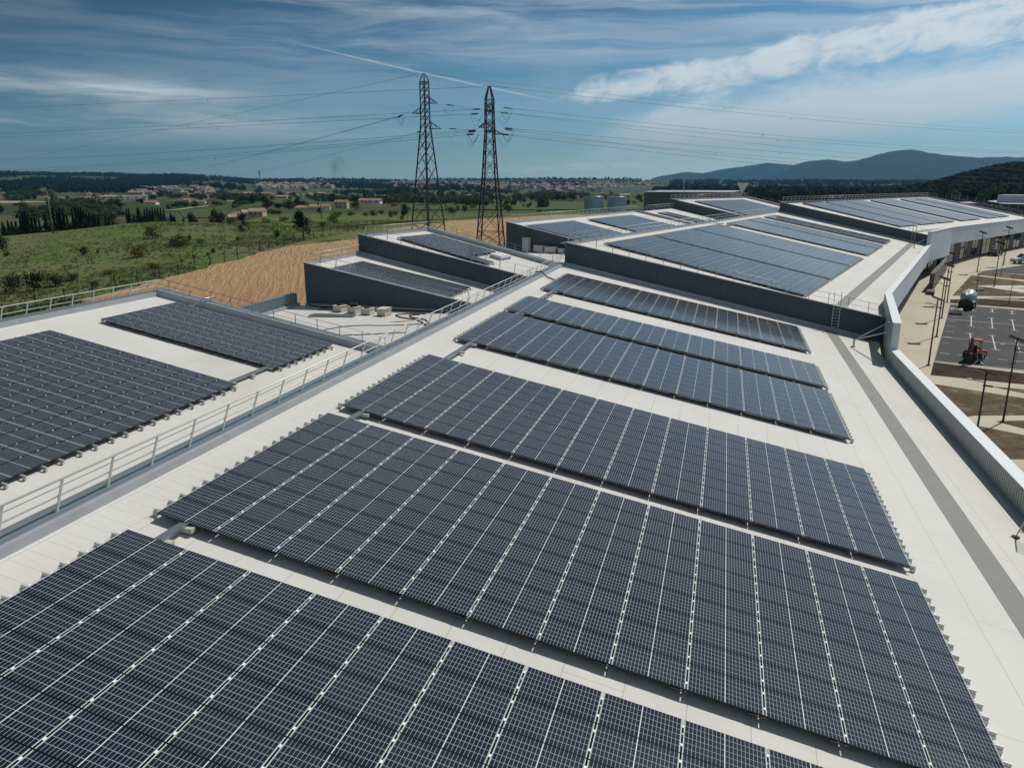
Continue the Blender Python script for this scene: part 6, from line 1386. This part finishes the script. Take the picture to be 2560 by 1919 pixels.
a4 = math_(nt, 'MULTIPLY', math_(nt, 'MULTIPLY', smooth(math_(nt, 'ADD', cum, math_(nt, 'MULTIPLY', gauss(el, math_(nt, 'MULTIPLY_ADD', az, .018, 1.1), .42), .30)), .66, .86), gauss(el, math_(nt, 'MULTIPLY_ADD', az, .018, 1.1), .62)), smooth(az, -22.0, -9.0))
# aircraft trail: thin line through three sky points, fading out to both ends
tl = math_(nt, 'ADD', 2.94, math_(nt, 'MULTIPLY', az, -.196))          # elevation of the trail at this azimuth
tw = math_(nt, 'MULTIPLY_ADD', noise(nt, vec(math_(nt, 'MULTIPLY', az, .9), 0.0, 0.0), 1.0, 3), .16, -.02)
tr = math_(nt, 'MULTIPLY', gauss(el, math_(nt, 'ADD', tl, math_(nt, 'MULTIPLY', tw, .3)), math_(nt, 'MAXIMUM', tw, .02)), math_(nt, 'MULTIPLY', smooth(az, -34.0, -24.0), smooth(az, -9.5, -15.0)))
al = math_(nt, 'MAXIMUM', math_(nt, 'MAXIMUM', a1, math_(nt, 'MULTIPLY', tr, .5)), math_(nt, 'MAXIMUM', math_(nt, 'ADD', a2, a3), a4), clamp=True)
al = math_(nt, 'MULTIPLY', al, smooth(el, -.5, .4))
# deeper blue away from the sun and high up
dk = math_(nt, 'MULTIPLY_ADD', el, -.040, math_(nt, 'MULTIPLY_ADD', az, .0085, 1.10), clamp=False)
dk = math_(nt, 'MINIMUM', math_(nt, 'MAXIMUM', dk, .26), 1.1)
dk = math_(nt, 'MULTIPLY', dk, math_(nt, 'MULTIPLY_ADD', math_(nt, 'EXPONENT', math_(nt, 'MULTIPLY', math_(nt, 'ABSOLUTE', el), -.55)), .75, 1.0))     # bright air low over the land
tint = mixc(nt, smooth(el, 0.0, 9.0), SKY_T0, SKY_T1)
skc = mixc(nt, 1.0, sky.outputs[0], tint, 'MULTIPLY')
dkn = nt.nodes.new('ShaderNodeVectorMath'); dkn.operation = 'SCALE'; nt.links.new(skc, dkn.inputs[0]); nt.links.new(dk, dkn.inputs['Scale'])
fin = mixc(nt, math_(nt, 'MULTIPLY', al, .92), dkn.outputs[0], CLOUD_C)
nt.links.new(fin, bg.inputs[0]); nt.links.new(bg.outputs[0], out.inputs[0])

cam = bpy.data.cameras.new('camera'); co = link(bpy.data.objects.new('camera', cam))
cam.sensor_width = 36; cam.lens = 26.8368; cam.clip_start = .3; cam.clip_end = 60000
rt = Vector((.96452, .26401, 0)); dn = Vector((.06802, -.24848, -.96625)); fw = Vector((-.2551, .93196, -.25762))
mt = Matrix((rt, -dn, -fw)).transposed().to_4x4(); mt.translation = Vector((13.6429, -15.0713, 8.2492)); co.matrix_world = mt
scn.camera = co
scn.view_settings.view_transform = 'Standard'; scn.view_settings.look = 'None'; scn.view_settings.exposure = EXPO; scn.view_settings.gamma = 1
scn.cycles.max_bounces = 6; scn.cycles.diffuse_bounces = 3; scn.cycles.volume_bounces = 0; scn.cycles.transparent_max_bounces = 8; scn.cycles.use_denoising = True
